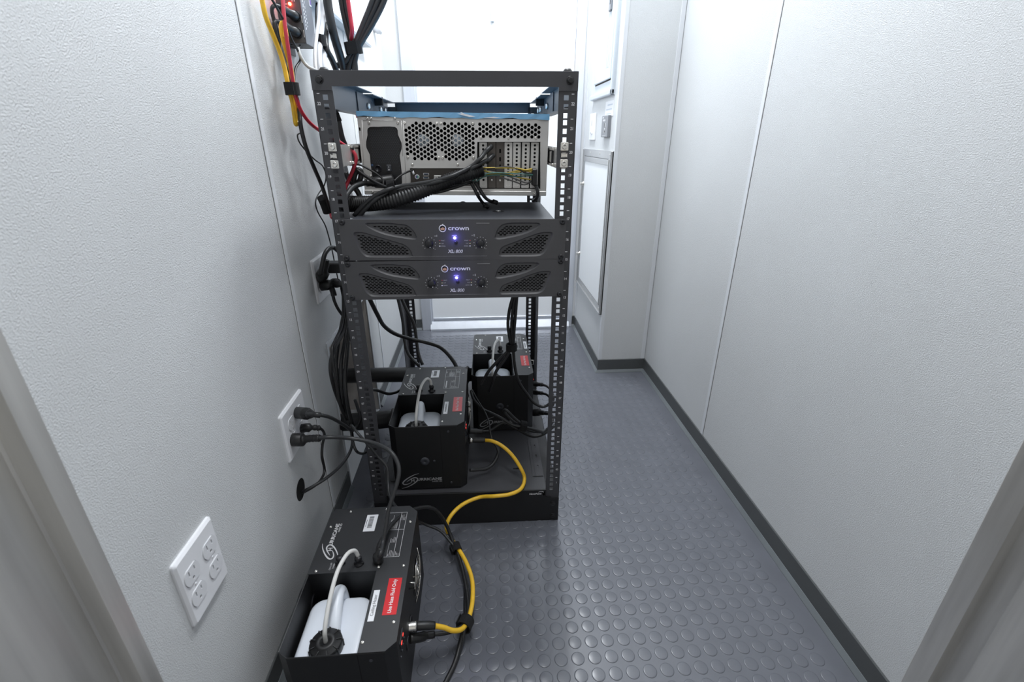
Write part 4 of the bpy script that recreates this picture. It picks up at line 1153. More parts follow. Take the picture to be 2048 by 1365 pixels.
cable('power_cable', 'black printed cord sagging from beside the left post to the strapped floor bundle',
      [(-0.2850, 0.0084, 0.3348), (-0.2600, -0.0200, 0.3229), (-0.2416, -0.0200, 0.2920), (-0.2199, -0.0200, 0.2525), (-0.1992, -0.0300, 0.2277), (-0.1965, -0.0500, 0.1962), (-0.1891, -0.0800, 0.1816), (-0.1670, -0.1200, 0.1784), (-0.1334, -0.1600, 0.1827), (-0.1100, -0.0989, 0.1000), (-0.0684, -0.1001, 0.0750), (-0.0401, -0.1222, 0.0550), (-0.0235, -0.1363, 0.0450)], .0036, 'rubber2')

# --- floor bundle in front of the rack
T1, T2 = (913, 1098), (932, 1248)
YC = (CPOS[0]+HW, CPOS[1]+.130, .100)
yl = [(0.0500, 0.1150, 0.1971), (0.0744, 0.1000, 0.2031), (0.1024, 0.0850, 0.1952), (0.1297, 0.0650, 0.1759), (0.1524, 0.0450, 0.1451), (0.1616, 0.0346, 0.1180), (0.1485, -0.0032, 0.1155), (0.1170, -0.0230, 0.1155), (0.0761, -0.0269, 0.1145), (0.0353, -0.0120, 0.1003), (-0.0079, -0.0300, 0.0965), (-0.0375, -0.0600, 0.0918), (-0.0533, -0.0789, 0.0700), (-0.0442, -0.0989, 0.0500), (-0.0240, -0.1271, 0.0420), (-0.0016, -0.1683, 0.0360), (0.0137, -0.2166, 0.0320), (0.0158, -0.2733, 0.0360), (0.0088, -0.3187, 0.0400), (-0.0039, -0.3514, 0.0500), (-0.0223, -0.3659, 0.0660), (-0.0399, -0.3682, 0.0800), (-0.0609, -0.3726, 0.0940)]
cable('data_cable', 'bright yellow data cable from the rack machine down to the floor machine', yl, .0052, 'yellow', seg=12, sub=6, parts=[
      ('connector_sleeve', [(0.0169, 0.1120, 0.2008), (0.0356, 0.1120, 0.1999), (0.0530, 0.1120, 0.1991)], lambda t: .0075, 'rubber'),
      ('connector_ring', [(0.0069, 0.1080, 0.2024), (0.0170, 0.1100, 0.2022)], lambda t: .0085, 'nickel'),
      ('connector_sleeve', [(-0.0942, -0.3757, 0.1000), (-0.0766, -0.3744, 0.0980), (-0.0570, -0.3721, 0.0930)], lambda t: (.0088 if t < .8 else .0078), 'rubber'),
      ('connector_ring', [(-0.1135, -0.3791, 0.1020), (-0.1040, -0.3769, 0.1010), (-0.0932, -0.3758, 0.1000)], lambda t: .0096+.0006*(int(t*8) % 2), 'nickel')])
cable('data_cable', 'black data cable under the yellow one at the floor machine',
      [(-0.0657, -0.3674, 0.0600), (-0.0396, -0.3631, 0.0560), (-0.0194, -0.3551, 0.0520), (-0.0023, -0.3396, 0.0460), (0.0060, -0.2984, 0.0340), (0.0025, -0.2531, 0.0280), (-0.0074, -0.1959, 0.0260), (-0.0198, -0.1481, 0.0320), (-0.0332, -0.1187, 0.0440), (-0.0482, -0.0947, 0.0750), (-0.0651, -0.1000, 0.1279), (-0.0845, -0.1100, 0.1610), (-0.1138, -0.1300, 0.1796), (-0.1387, -0.1700, 0.1986), (-0.1572, -0.2100, 0.2115), (-0.1680, -0.2500, 0.2176), (-0.1740, -0.2800, 0.2168), (-0.1683, -0.3047, 0.2250)], .0045, 'rubber', seg=10,
      parts=[('connector_sleeve', [(-0.1081, -0.3883, 0.0820), (-0.0899, -0.3805, 0.0720), (-0.0773, -0.3716, 0.0640), (-0.0619, -0.3663, 0.0580)], lambda t: (.0095 if t < .6 else .0075), 'rubber')])
cable('power_cable', 'black cord leaving the floor bundle towards the bottom edge of the picture',
      [(-0.0379, -0.1019, 0.0440), (-0.0229, -0.1396, 0.0280), (-0.0037, -0.2053, 0.0200), (-0.0010, -0.2660, 0.0200), (-0.0003, -0.3245, 0.0280), (-0.0086, -0.3516, 0.0160), (-0.0180, -0.3881, 0.0080), (-0.0309, -0.4175, 0.0055), (-0.0538, -0.4560, 0.0055), (-0.0990, -0.4916, 0.0055)], .0050, 'rubber', seg=10)
cable('power_cable', 'black cord lying beside the yellow cable between the two floor straps',
      [(-0.0526, -0.0998, 0.0600), (-0.0308, -0.1243, 0.0360), (-0.0142, -0.1735, 0.0260), (0.0055, -0.2419, 0.0220), (0.0078, -0.2925, 0.0260), (0.0012, -0.3312, 0.0340), (-0.0065, -0.3544, 0.0120), (-0.0208, -0.3964, 0.0055), (-0.0417, -0.4358, 0.0055), (-0.0842, -0.4758, 0.0055)], .0045, 'rubber2', seg=10)
tie('black strap round the floor bundle beside the rack base', (-0.0279, -0.1266, 0.0400), Vector((-0.0198, -0.1453, 0.0340))-Vector((-0.0362, -0.1073, 0.0460)), .016, .013, .020)
tie('black strap round the floor bundle beside the floor machine', (0.0014, -0.3318, 0.0380), Vector((-0.0038, -0.3414, 0.0360))-Vector((0.0085, -0.3121, 0.0360)), .018, .016, .022)

# --- duct hoses out of the wall opening
cable('duct_hose', 'thick black duct hose from the wall opening to the back right machine', [(-.482, .462, .245), (-.34, .462, .244), (-.18, .460, .242), (BPOS[0]-.012, BPOS[1]+.166, .2375)], .026, 'rubber', 'hose', 'duct hoses from the wall opening', 20)
cable('duct_hose', 'thick black duct hose from the wall opening to the front left machine', [(-.482, .197, .222), (-.36, .194, .225), (-.28, .190, .230), (APOS[0]-.016, APOS[1]+.166, .2375)], .026, 'rubber', 'hose', 'duct hoses from the wall opening', 20)

# --- cords hanging beside the left post
vb = [
 [(690, 575), (689, 615), (683, 650), (676, 690), (672, 730), (676, 775), (686, 815), (699, 848)],
 [(695, 580), (693, 630), (686, 665), (668, 700), (661, 735), (668, 775), (682, 812), (696, 842)],
 [(699, 590), (697, 640), (690, 680), (682, 730), (684, 780), (693, 825), (702, 850)],
 [(686, 582), (686, 630), (680, 660), (670, 682), (664, 700), (667, 730), (673, 770), (680, 810), (692, 840)],
 [(702, 600), (700, 650), (695, 700), (690, 760), (694, 805), (704, 850)],
]
lbs = ['third from the left', 'leftmost', 'second from the right', 'second from the left', 'rightmost']
for k, pth in enumerate(vb):
    xk = -.318+.006*k
    cable('power_cable', 'black cord hanging behind the left post of the rack, %s of five' % lbs[k], [X3q(u_, v_, xk) for u_, v_ in pth], .0050 if k != 3 else .0036, 'rubber' if k % 2 else 'rubber2', group='black cords hanging behind the left post')
tie('black strap round the hanging cords behind the left post', (-0.3050, 0.1887, 0.6299), (0, .1, -1), .010, .013, .030, (1, 0, 0))
# plugs of the half hidden outlet
cable('power_cable', 'black cord curving up from the right-angle plug in the half hidden outlet', [(-0.3450, 0.1430, 0.6906), (-0.3350, 0.1408, 0.7189), (-0.3300, 0.1557, 0.7403), (-0.3250, 0.1810, 0.7485), (-0.3200, 0.2016, 0.7454), (-0.3100, 0.1980, 0.7382)], .0058, 'rubber2',
      parts=[('plug', [(-0.3620, 0.1852, 0.6715), (-0.3450, 0.1623, 0.6879), (-0.3380, 0.1639, 0.7042), (-0.3330, 0.1652, 0.7230)], lambda t: (.015 if t < .45 else .0085+.001*(int(t*18) % 2)), 'rubber')])
cable('power_cable', 'black cord dropping from the square plug in the half hidden outlet', [(-0.3350, 0.1809, 0.6398), (-0.3300, 0.1687, 0.6163), (-0.3250, 0.1739, 0.5895), (-0.3180, 0.1842, 0.5659)], .0042, 'rubber',
      parts=[('plug', [(-0.3620, 0.1902, 0.6485), (-0.3480, 0.1796, 0.6527), (-0.3380, 0.1800, 0.6523), (-0.3340, 0.1832, 0.6337), (-0.3320, 0.1800, 0.6237)], lambda t: (.0135 if t < .55 else .0075), 'rubber')])
tt = thing('plug_adapter', 'black block adapter in the half hidden outlet behind the left post', 'plug', (0, 0, 0))
MB().box(-.364, -.300, .222, .258, .672, .700, .004, 2).build('adapter_body', M['rubber2'], tt)
MB().tube([(-0.3350, 0.2058, 0.6516), (-0.3180, 0.1837, 0.6562), (-0.3000, 0.1801, 0.6502)], lambda t: (.0125, .0125) if t < .5 else (.0085, .0085), 12).build('adapter_neck', M['rubber'], tt)

# --- upper left: yellow, red and black leads
cable('data_cable', 'yellow cable dropping in front of the left wall into the strapped loop', [(-0.3520, 0.0938, 1.2698), (-0.3520, 0.0929, 1.2497), (-0.3520, 0.0978, 1.2222), (-0.3500, 0.1137, 1.1957), (-0.3480, 0.1308, 1.1678), (-0.3460, 0.1372, 1.1368), (-0.3440, 0.1348, 1.1039), (-0.3440, 0.1441, 1.0758), (-0.3450, 0.1455, 1.0493), (-0.3460, 0.1491, 1.0324), (-0.3460, 0.1677, 1.0441), (-0.3440, 0.1610, 1.0670), (-0.3400, 0.1494, 1.0908)], .0048, 'yellow', seg=10)
cable('data_cable', 'yellow cable looping up from the strap beside the splitter', [(-0.3420, 0.1565, 1.0815), (-0.3400, 0.1534, 1.1104), (-0.3400, 0.1556, 1.1437), (-0.3380, 0.1432, 1.1696), (-0.3360, 0.1281, 1.1939), (-0.3340, 0.1230, 1.2104), (-0.3300, 0.1243, 1.2184), (-0.3280, 0.1244, 1.2081), (-0.3280, 0.1221, 1.1930)], .0052, 'yellow', seg=10)
cable('red_cable', 'red cable running down through the strap and away behind the left post', [(-0.3250, 0.1378, 1.2767), (-0.3250, 0.1247, 1.2405), (-0.3250, 0.1174, 1.2052), (-0.3260, 0.1184, 1.1749), (-0.3280, 0.1223, 1.1442), (-0.3300, 0.1261, 1.1125), (-0.3300, 0.1296, 1.0845), (-0.3260, 0.1405, 1.0561), (-0.3180, 0.1643, 1.0338), (-0.3060, 0.2003, 1.0167), (-0.2513, 0.0900, 1.0026), (-0.2326, 0.1000, 0.9885), (-0.2179, 0.1000, 0.9783), (-0.2125, 0.1000, 0.9620), (-0.2220, 0.1000, 0.9392), (-0.2391, 0.1000, 0.9097), (-0.2458, 0.0800, 0.8881), (-0.3100, 0.2320, 0.8361), (-0.3300, 0.2554, 0.8128), (-0.3400, 0.2816, 0.8298)], .0040, 'red', seg=8)
cable('signal_lead', 'thin black lead crossing in front of the red cable by the splitter', [(-0.3300, 0.0767, 1.2526), (-0.3280, 0.1019, 1.2357), (-0.3260, 0.1282, 1.2157), (-0.3260, 0.1482, 1.1948), (-0.3280, 0.1775, 1.1830), (-0.3320, 0.2053, 1.1720), (-0.3360, 0.2126, 1.1633), (-0.3400, 0.1911, 1.1480), (-0.3400, 0.1734, 1.1315), (-0.3380, 0.1538, 1.1104)], .0026, 'rubber')
cable('power_cable', 'flat black cable falling from the strapped yellow loop to the left post', [(-0.3500, 0.2084, 1.2213), (-0.3550, 0.1840, 1.2032), (-0.3560, 0.1652, 1.1773), (-0.3520, 0.1596, 1.1488), (-0.3450, 0.1520, 1.1150), (-0.3400, 0.1628, 1.0869), (-0.3380, 0.1605, 1.0570), (-0.3360, 0.1484, 1.0263), (-0.3320, 0.1481, 0.9851), (-0.3280, 0.1691, 0.9414), (-0.3240, 0.1916, 0.9004), (-0.3200, 0.1996, 0.8645), (-0.3200, 0.2125, 0.8327)], .0048, 'rubber')
cable('signal_lead', 'hair-thin black wire wandering down the left wall to the half hidden outlet', [(-0.3500, 0.1810, 1.0155), (-0.3550, 0.1733, 1.0102), (-0.3520, 0.1700, 0.9954), (-0.3450, 0.1835, 0.9770), (-0.3380, 0.2162, 0.9561), (-0.3350, 0.2576, 0.9404), (-0.3350, 0.2741, 0.9155), (-0.3500, 0.2942, 0.8894), (-0.3600, 0.2713, 0.8717), (-0.3620, 0.2438, 0.8537), (-0.3620, 0.2507, 0.8278), (-0.3600, 0.2847, 0.7904), (-0.3580, 0.2935, 0.7593), (-0.3550, 0.2955, 0.7204), (-0.3520, 0.2910, 0.6864), (-0.3500, 0.2920, 0.6358)], .0017, 'rubber')
tie('black strap round the yellow and red cables on the left wall', (-0.3360, 0.1313, 1.1008), Vector((-0.3380, 0.1347, 1.0849))-Vector((-0.3380, 0.1340, 1.1179)), .0150, .0160, .024, (1, 0, 0))
for (x, z), (xe, ze), lab in (((-.3335, 1.2489), (-.3517, 1.2605), 'upper'), ((-.3357, 1.2182), (-.3547, 1.2329), 'lower')):
    cable('data_cable', 'black lead in the %s socket of the signal splitter' % lab, [(xe+.003, .176, ze-.004), (xe-.004, .166, ze-.004), (-.361, .162, ze-.014), (-.361, .170, ze-.04), (-.360, .19, ze-.075)], .0040, 'rubber', seg=8,
          parts=[('connector_sleeve', [(x, .2195, z), (x-.002, .212, z+.001), ((x+xe)/2, .199, (z+ze)/2-.002), (xe+.002, .178, ze-.004)], lambda t: (.0098 if t < .5 else .0085), 'rubber2')])
cable('data_cable', 'short grey lead curving from below the splitter to the rack top', [(-0.3300, 0.1938, 1.1855), (-0.3250, 0.1865, 1.1694), (-0.3180, 0.1870, 1.1553), (-0.3080, 0.1848, 1.1465), (-0.3000, 0.1922, 1.1435), (-0.2950, 0.2096, 1.1397)], .0036, 'greycable')

# white cables
for k, (du, r_) in enumerate(((0, .0070), (9, .0085), (-8, .0040))):
    cable('white_cable', ('thick white cable in the middle of', 'thickest white cable on the right of', 'thin white cable on the left of')[k]+' the upright run beside the splitter', [X3q(647+du, -25, -.318), X3q(646+du, 30, -.318), X3q(641+du, 75, -.316), X3q(638+du, 110, -.314), X3q(641+du, 150, -.312), X3q(652+du, 200, -.310), X3q(668+du, 280, -.302), X3q(684+du*.5, 335, -.292), X3q(694+du*.5, 385, -.288), X3q(705+du*.5, 435, -.285)], r_, 'whitecable', group='white cables beside the rack post')
tie('black strap round the white cables at the top of the picture', (-0.3160, 0.3254, 1.2202), (.02, .02, -1), .013, .017, .024, (1, 0, 0))
cable('power_cable', 'thick black cable slanting behind the rack corner', [(-0.3000, 0.3783, 1.3396), (-0.3000, 0.3758, 1.3038), (-0.2980, 0.3749, 1.2675), (-0.2960, 0.3908, 1.2278), (-0.2940, 0.4185, 1.1873), (-0.2920, 0.4376, 1.1429), (-0.2900, 0.4678, 1.1028)], .0105, 'rubber2', seg=12)
cable('power_cable', 'black cable beside the thick one behind the rack corner', [(-0.3250, 0.4971, 1.3681), (-0.3200, 0.4318, 1.2944), (-0.3140, 0.3696, 1.2402), (-0.3060, 0.3315, 1.2046), (-0.3020, 0.3535, 1.1843), (-0.3000, 0.3850, 1.1549), (-0.3000, 0.4350, 1.1188)], .0072, 'rubber', seg=10)
cable('power_cable', 'black cable looping tightly down beside the white run', [(-0.3450, 0.4725, 1.3565), (-0.3450, 0.4333, 1.3051), (-0.3450, 0.4127, 1.2582), (-0.3420, 0.3860, 1.2103), (-0.3400, 0.3312, 1.1488)], .0035, 'rubber')
# bundle above the rack
ub = [
 ([(678, -25), (684, 15), (693, 55), (701, 85), (706, 102), (690, 125), (672, 131)], .0062, 'rubber', 'black cable from the top left of the bundle above the rack'),
 ([(688, -25), (692, 15), (699, 50), (705, 82), (708, 104), (712, 135), (712, 165)], .0055, 'rubber2', 'second black cable from the top left of the bundle above the rack'),
 ([(753, -25), (742, 10), (728, 45), (714, 80), (705, 102), (692, 124), (676, 131), (668, 126)], .0072, 'rubber2', 'thick black cable curling under the strap above the rack'),
 ([(766, -25), (752, 12), (735, 48), (720, 80), (712, 100), (702, 122), (695, 150), (690, 180)], .0068, 'rubber', 'black cable from the top right of the bundle above the rack'),
 ([(778, -25), (764, 12), (744, 50), (726, 80), (715, 100), (710, 122), (708, 150), (706, 185)], .0068, 'rubber2', 'outermost black cable from the top right of the bundle above the rack'),
]
for pth, r_, mt, lab in ub:
    cable('power_cable', lab, [Y3q(u_, v_, .42) for u_, v_ in pth], r_, mt, seg=10)
cable('red_cable', 'red cable entering the strapped bundle above the rack', [(-0.2560, 0.4000, 1.3455), (-0.2558, 0.4000, 1.3199), (-0.2546, 0.4000, 1.2834), (-0.2545, 0.4000, 1.2567), (-0.2662, 0.4250, 1.2335), (-0.2692, 0.4450, 1.2083), (-0.2739, 0.4500, 1.1621), (-0.2788, 0.4500, 1.0831), (-0.2788, 0.4600, 1.0584)], .0052, 'red', seg=10)
tie('black strap round the cable bundle above the rack', (-0.2603, 0.4200, 1.2205), (.1, .1, -1), .022, .017, .028, (1, 0, 0))
cable('power_cable', 'black cable passing behind the left post at marks twenty one and twenty', [(-0.2557, 0.1400, 1.0660), (-0.2507, 0.1400, 1.0412), (-0.2470, 0.1400, 1.0057), (-0.2421, 0.1500, 0.9795), (-0.2400, 0.1600, 0.9469)], .0062, 'rubber', parts=[('cable_sleeve', [(-0.2576, 0.1400, 1.0531), (-0.2555, 0.1400, 1.0452), (-0.2534, 0.1400, 1.0372)], lambda t: .011, 'velcro')])
cable('power_cable', 'coiled black cord hanging in the gap left of the server', [(-0.2454, 0.1200, 0.9329), (-0.2368, 0.1200, 0.9146), (-0.2242, 0.1200, 0.9079), (-0.2141, 0.1200, 0.9166), (-0.2098, 0.1200, 0.9327), (-0.2158, 0.1200, 0.9380), (-0.2253, 0.1200, 0.9253), (-0.2293, 0.1200, 0.9036), (-0.2221, 0.1200, 0.8893), (-0.2174, 0.1200, 0.8726)], .0062, 'rubber2', seg=10)
tag(MB().tube([(-0.3300, 0.1999, 0.8705), (-0.3280, 0.2090, 0.8539), (-0.3260, 0.2160, 0.8323)], lambda t: .012, 14).build('cable_end', M['velcro']), 'black wrapped cable stub tucked left of the rack post', 'cable')

# --- behind the server
def loomr(t): return (.0175-.0045*t)*(1+.075*math.sin(t*2*PI*62))
cable('corrugated_loom', 'thick ribbed black loom sweeping up across the back of the server', [(-0.2496, 0.1000, 0.8664), (-0.2191, 0.0900, 0.8673), (-0.1834, 0.0800, 0.8693), (-0.1368, 0.0700, 0.8754), (-0.0866, 0.0750, 0.8894), (-0.0426, 0.0900, 0.9048), (0.0024, 0.1050, 0.9205), (0.0480, 0.1150, 0.9314), (0.0665, 0.1180, 0.9355)], loomr, 'rubber', seg=16, sub=40)
fan_in = [([(966, 336), (985, 336), (1010, 336), (1035, 337), (1050, 340), (1064, 338)], 'ywire'), ([(966, 341), (990, 347), (1015, 346), (1040, 341), (1066, 341)], 'ywire'), ([(950, 352), (975, 349), (1005, 349), (1030, 346), (1050, 342), (1064, 345)], 'ywire'), ([(1000, 352), (1020, 350), (1040, 356), (1066, 360)], 'ywire'),
          ([(945, 362), (962, 352), (985, 346), (1015, 347), (1045, 348), (1066, 350)], 'teal'), ([(948, 366), (970, 353), (1000, 350), (1030, 353), (1052, 352), (1067, 352)], 'teal'),
          ([(966, 342), (985, 344), (1010, 350), (1035, 360), (1055, 366), (1067, 356)], 'gwire'), ([(966, 340), (1000, 354), (1030, 364), (1050, 370), (1068, 360)], 'gwire'), ([(966, 338), (990, 336), (1012, 334), (1035, 338), (1050, 346), (1066, 347)], 'rubber')]
nm_ = {'ywire': 'yellow', 'teal': 'teal', 'gwire': 'grey', 'rubber': 'black'}
for k, (pth, mt) in enumerate(fan_in):
    cable('loom_wire', ('topmost thin yellow wire', 'second thin yellow wire from the top', 'third thin yellow wire from the top', 'lowest thin yellow wire', 'upper thin teal wire', 'lower thin teal wire', 'upper thin grey wire', 'lowest sagging grey wire', 'thin black wire')[k]+' fanning from the ribbed loom to the last slot', [Y3q(u_, v_, .118+.003*(k % 4)) for u_, v_ in pth], .0016, mt, group='%s wires from the loom' % nm_[mt], seg=6)
tt = thing('slot_connector', 'black multi-pin connector in the last slot of the server', 'connector', (0, 0, 0))
MB().box(*(0.1800, 0.1922, 0.1180, 0.1420, 0.9007, 0.9380), .002).build('connector_body', M['rubber'], tt)
MB().tube([(0.1878, 0.1250, 0.9045), (0.1923, 0.1220, 0.8935), (0.1949, 0.1220, 0.8822), (0.1925, 0.1300, 0.8711), (0.1874, 0.1600, 0.8619)], .0042, 8).build('connector_lead', M['rubber2'], tt)
mon = [([(972, 302), (960, 318), (940, 335), (905, 352), (870, 362), (830, 369), (800, 373), (775, 380), (750, 392), (728, 410), (708, 432)], 'upper'), ([(976, 320), (955, 331), (925, 347), (890, 360), (850, 370), (815, 375), (785, 381), (756, 396), (735, 414), (716, 435)], 'lower')]
for pth, lab in mon:
    cable('video_cable', 'black video cable in the %s port of the dark server card' % lab, [Y3q(u_, v_, .128 if i == 0 else .105 if i < 3 else .075 if i < 7 else .06) for i, (u_, v_) in enumerate(pth)], .0048, 'rubber2', seg=10,
          parts=[('connector_sleeve', [Y3q(pth[0][0]+10, pth[0][1]-8, .144), Y3q(pth[0][0]+5, pth[0][1]-4, .136), Y3q(pth[0][0]-3, pth[0][1]+4, .124)], lambda t: (.0075, .0055) if t < .6 else (.0056, .0056), 'rubber2')])
cable('power_cable', 'black cord from the server power plug to the left post', [(-0.1935, 0.1150, 0.9114), (-0.2083, 0.1000, 0.9095), (-0.2219, 0.0800, 0.9039), (-0.2304, 0.0600, 0.8922), (-0.2351, 0.0500, 0.8787), (-0.2409, 0.0500, 0.8597)], .0058, 'rubber2', seg=10,
      parts=[('plug', [(-0.1437, 0.1370, 0.9170), (-0.1594, 0.1280, 0.9156), (-0.1786, 0.1200, 0.9131), (-0.1914, 0.1160, 0.9113), (-0.1996, 0.1120, 0.9106)], lambda t: ((.0115, .0095) if t < .75 else (.0085, .0085)), 'rubber')])
cable('usb_cable', 'thin black cord reaching from the strap to the server input ports', [(-0.1528, 0.0850, 0.9050), (-0.1360, 0.0880, 0.9131), (-0.1208, 0.1050, 0.9256), (-0.1055, 0.1200, 0.9331), (-0.0963, 0.1380, 0.9353)], .0021, 'rubber',
      parts=[('white_tag', [(-0.0965, 0.1390, 0.9341), (-0.0937, 0.1390, 0.9264)], lambda t: (.0030, .0012), 'label')])
cable('usb_cable', 'thin black cord arching over the server power plug', [(-0.2231, 0.1100, 0.9492), (-0.2077, 0.1100, 0.9491), (-0.1870, 0.1100, 0.9384), (-0.1705, 0.1100, 0.9277), (-0.1601, 0.1080, 0.9171), (-0.1600, 0.1000, 0.9048)], .0022, 'rubber')
cable('usb_cable', 'black cord slanting down across the corner of the server to the strap', [(-0.2255, 0.1200, 0.9487), (-0.2137, 0.1100, 0.9365), (-0.1922, 0.1000, 0.9232), (-0.1696, 0.0900, 0.9111), (-0.1466, 0.0800, 0.9033), (-0.1191, 0.0780, 0.9011), (-0.0757, 0.0800, 0.8953), (-0.0435, 0.0900, 0.8908), (-0.0102, 0.1050, 0.8967), (0.0240, 0.1200, 0.9061), (0.0415, 0.1300, 0.9118)], .0038, 'rubber')
cable('usb_cable', 'black cord sagging below the video cables under the server', [(-0.1348, 0.0720, 0.8986), (-0.0968, 0.0760, 0.9011), (-0.0537, 0.0850, 0.8989), (-0.0096, 0.1000, 0.9037), (0.0183, 0.1200, 0.9062), (0.0355, 0.1350, 0.9093)], .0036, 'rubber2')
tie('black strap round the cords behind the server', (-0.1354, 0.0780, 0.9023), (1, 0, .25), .018, .013, .017, (0, 0, 1))
for pth, lab in (([(942, 366), (950, 380), (956, 392), (964, 404), (972, 412)], 'left'), ([(950, 364), (960, 380), (970, 395), (981, 403), (990, 404)], 'right')):
    cable('usb_cable', 'black cord hanging from the server ports to the amplifier cover, %s of the two' % lab, [Y3q(u_, v_, .122 if i < 3 else .16) for i, (u_, v_) in enumerate(pth)], .0040, 'rubber', seg=10,
          parts=[('connector_sleeve', [Y3q(pth[-1][0]-4, pth[-1][1]-1, .16), Y3q(pth[-1][0]+4, pth[-1][1]+2, .165)], lambda t: .0055, 'rubber')])
cable('signal_lead', 'small loop of black wire standing behind the amplifiers', [(-0.0033, 0.4500, 0.8198), (-0.0001, 0.4500, 0.8257), (0.0075, 0.4500, 0.8270), (0.0134, 0.4500, 0.8241), (0.0162, 0.4500, 0.8182)], .0016, 'rubber')

# --- below the amplifiers
cable('power_cable', 'black cord swooping from under the amplifiers to the front left machine', [(-0.2503, 0.2000, 0.6182), (-0.2463, 0.2200, 0.5860), (-0.2420, 0.2500, 0.5429), (-0.2386, 0.3000, 0.4898), (-0.2208, 0.3600, 0.4389), (-0.1858, 0.4200, 0.3955), (-0.1404, 0.4400, 0.3729), (-0.0937, 0.4300, 0.3594), (-0.0651, 0.4100, 0.3417), (-0.0433, 0.3850, 0.3215), (-0.0337, 0.3720, 0.3036)], .0062, 'rubber', seg=10)
for k, pth in enumerate(([(794, 590), (800, 615), (806, 645), (809, 680), (815, 705), (826, 720), (838, 732)], [(800, 590), (812, 618), (828, 650), (834, 690), (838, 712), (845, 730)])):
    cable('power_cable', 'black cord dropping along the rear left post behind the machines, %s of the two' % ('left' if k == 0 else 'right'), [Y3q(u_, v_, .60-.02*i) for i, (u_, v_) in enumerate(pth)], .0058, 'rubber2' if k == 0 else 'rubber', seg=10)
cable('power_cable', 'short black cord from the left post to the side of the front left machine', [(-0.2427, 0.0600, 0.4028), (-0.2402, 0.1000, 0.3835), (-0.2374, 0.1500, 0.3508), (-0.2292, 0.2000, 0.3142), (-0.2158, 0.2400, 0.2945), (-0.2041, 0.2600, 0.2915)], .0044, 'rubber', seg=10)
fw = [([(1027, 590), (1019, 620), (1016, 650), (1020, 680), (1022, 695), (1000, 718), (978, 742), (968, 760), (962, 772)], 'leftmost'), ([(1031, 590), (1025, 625), (1023, 660), (1024, 690), (1010, 718), (993, 742), (985, 765), (978, 785)], 'middle'), ([(1034, 590), (1031, 630), (1028, 665), (1027, 700), (1030, 735), (1038, 765), (1055, 790), (1068, 806), (1085, 814), (1099, 808), (1106, 795)], 'rightmost')]
for pth, lab in fw:
    cable('data_cable', 'black cable hanging under the amplifiers over the back right machine, %s of three' % lab, [Y3q(u_, v_, .20 if v_ < 780 else .22) for u_, v_ in pth], .0046, 'rubber', seg=10)
tie('black strap round the cables hanging over the back right machine', (0.1361, 0.2000, 0.4524), (0, 0, 1), .016, .013, .020, (1, 0, 0))
for k, (v_, lab) in enumerate(((769, 'upper'), (786, 'middle'))):
    cable('data_cable', 'black cable looping from the %s socket of the back right machine' % lab, [Y3q(1082, v_+1, .34), Y3q(1094, v_+4, .30), Y3q(1103, v_+14, .27), Y3q(1107, v_+28-8*k, .25), Y3q(1104, v_+36-8*k, .24)], .0040, 'rubber', seg=10,
          parts=[('connector_sleeve', [Y3q(1067, v_-1, .38), Y3q(1074, v_, .365), Y3q(1084, v_+1, .335)], lambda t: .0085 if t < .6 else .0065, 'rubber2')])
cable('power_cable', 'black cord from the lowest plug of the back right machine', [(0.2469, 0.2800, 0.1796), (0.2621, 0.2500, 0.1919), (0.2672, 0.2200, 0.1976), (0.2584, 0.2000, 0.1853), (0.2387, 0.1900, 0.1708), (0.2064, 0.1800, 0.1754), (0.1746, 0.1700, 0.1944), (0.1442, 0.1700, 0.2171), (0.1217, 0.1700, 0.2426), (0.1115, 0.1700, 0.2603), (0.1198, 0.1600, 0.2661), (0.1405, 0.1600, 0.2411), (0.1660, 0.1600, 0.2156)], .0042, 'rubber2', seg=10,
      parts=[('plug', [(0.2206, 0.3350, 0.1466), (0.2323, 0.3200, 0.1573), (0.2431, 0.3000, 0.1673), (0.2553, 0.2700, 0.1835)], lambda t: .0125 if t < .45 else .0068+.0012*(int(t*20) % 2), 'rubber')])
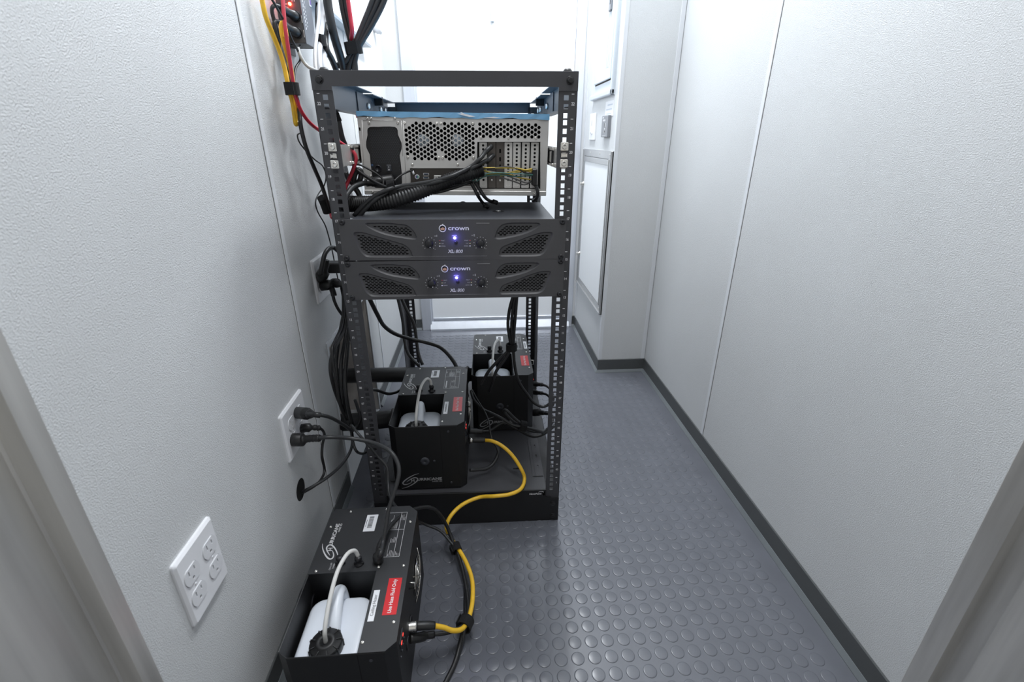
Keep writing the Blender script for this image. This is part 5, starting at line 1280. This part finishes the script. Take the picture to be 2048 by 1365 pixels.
cable('power_cable', 'black cord crossing in front of the back right machine into the strapped loop', [(0.0126, 0.2800, 0.2703), (0.0218, 0.2500, 0.2548), (0.0476, 0.2200, 0.2395), (0.0775, 0.1900, 0.2390), (0.1067, 0.1700, 0.2328), (0.1360, 0.1600, 0.2169), (0.1656, 0.1550, 0.2118), (0.2039, 0.1600, 0.1961), (0.2329, 0.1700, 0.1773)], .0046, 'rubber2', seg=10)
cable('data_cable', 'black cable between the data sockets of the two rack machines', [(0.0417, 0.1500, 0.2032), (0.0685, 0.1600, 0.1987), (0.0914, 0.1700, 0.2088), (0.1141, 0.1700, 0.2184), (0.1438, 0.1650, 0.2026), (0.1896, 0.1650, 0.1719), (0.2208, 0.1700, 0.1670), (0.2526, 0.1800, 0.1805), (0.2709, 0.2000, 0.1847)], .0044, 'rubber', seg=10,
      parts=[('connector_sleeve', [(0.0066, 0.1450, 0.2117), (0.0241, 0.1480, 0.2071), (0.0476, 0.1500, 0.2029)], lambda t: .0088 if t < .7 else .007, 'rubber2')])
cable('signal_lead', 'thin grey lead dropping between the two rack machines', [(0.0165, 0.2600, 0.2849), (0.0333, 0.2200, 0.2718), (0.0551, 0.1800, 0.2514), (0.0661, 0.1500, 0.2352), (0.0682, 0.1300, 0.2189), (0.0745, 0.1100, 0.1926)], .0024, 'rubber2')
tie('black strap round the looped cords on the rack base', (0.1662, 0.1620, 0.2107), (1, .1, -.35), .016, .014, .020)
cable('power_cable', 'grey sheened cord curling off the side of the front left machine', [(0.0086, 0.0500, 0.1436), (0.0295, 0.0600, 0.1363), (0.0536, 0.0700, 0.1306), (0.0742, 0.0850, 0.1355), (0.0881, 0.1000, 0.1518), (0.0902, 0.1150, 0.1619), (0.0820, 0.1250, 0.1763), (0.0647, 0.1300, 0.1877)], .0048, 'rubber2', seg=10)
tag(MB().box(*(0.1304, 0.1561, 0.0550, 0.0580, 0.1348, 0.1405), .001).build('loose_tie', M['knob']), 'short black cable tie lying on the rack base', 'cable tie')
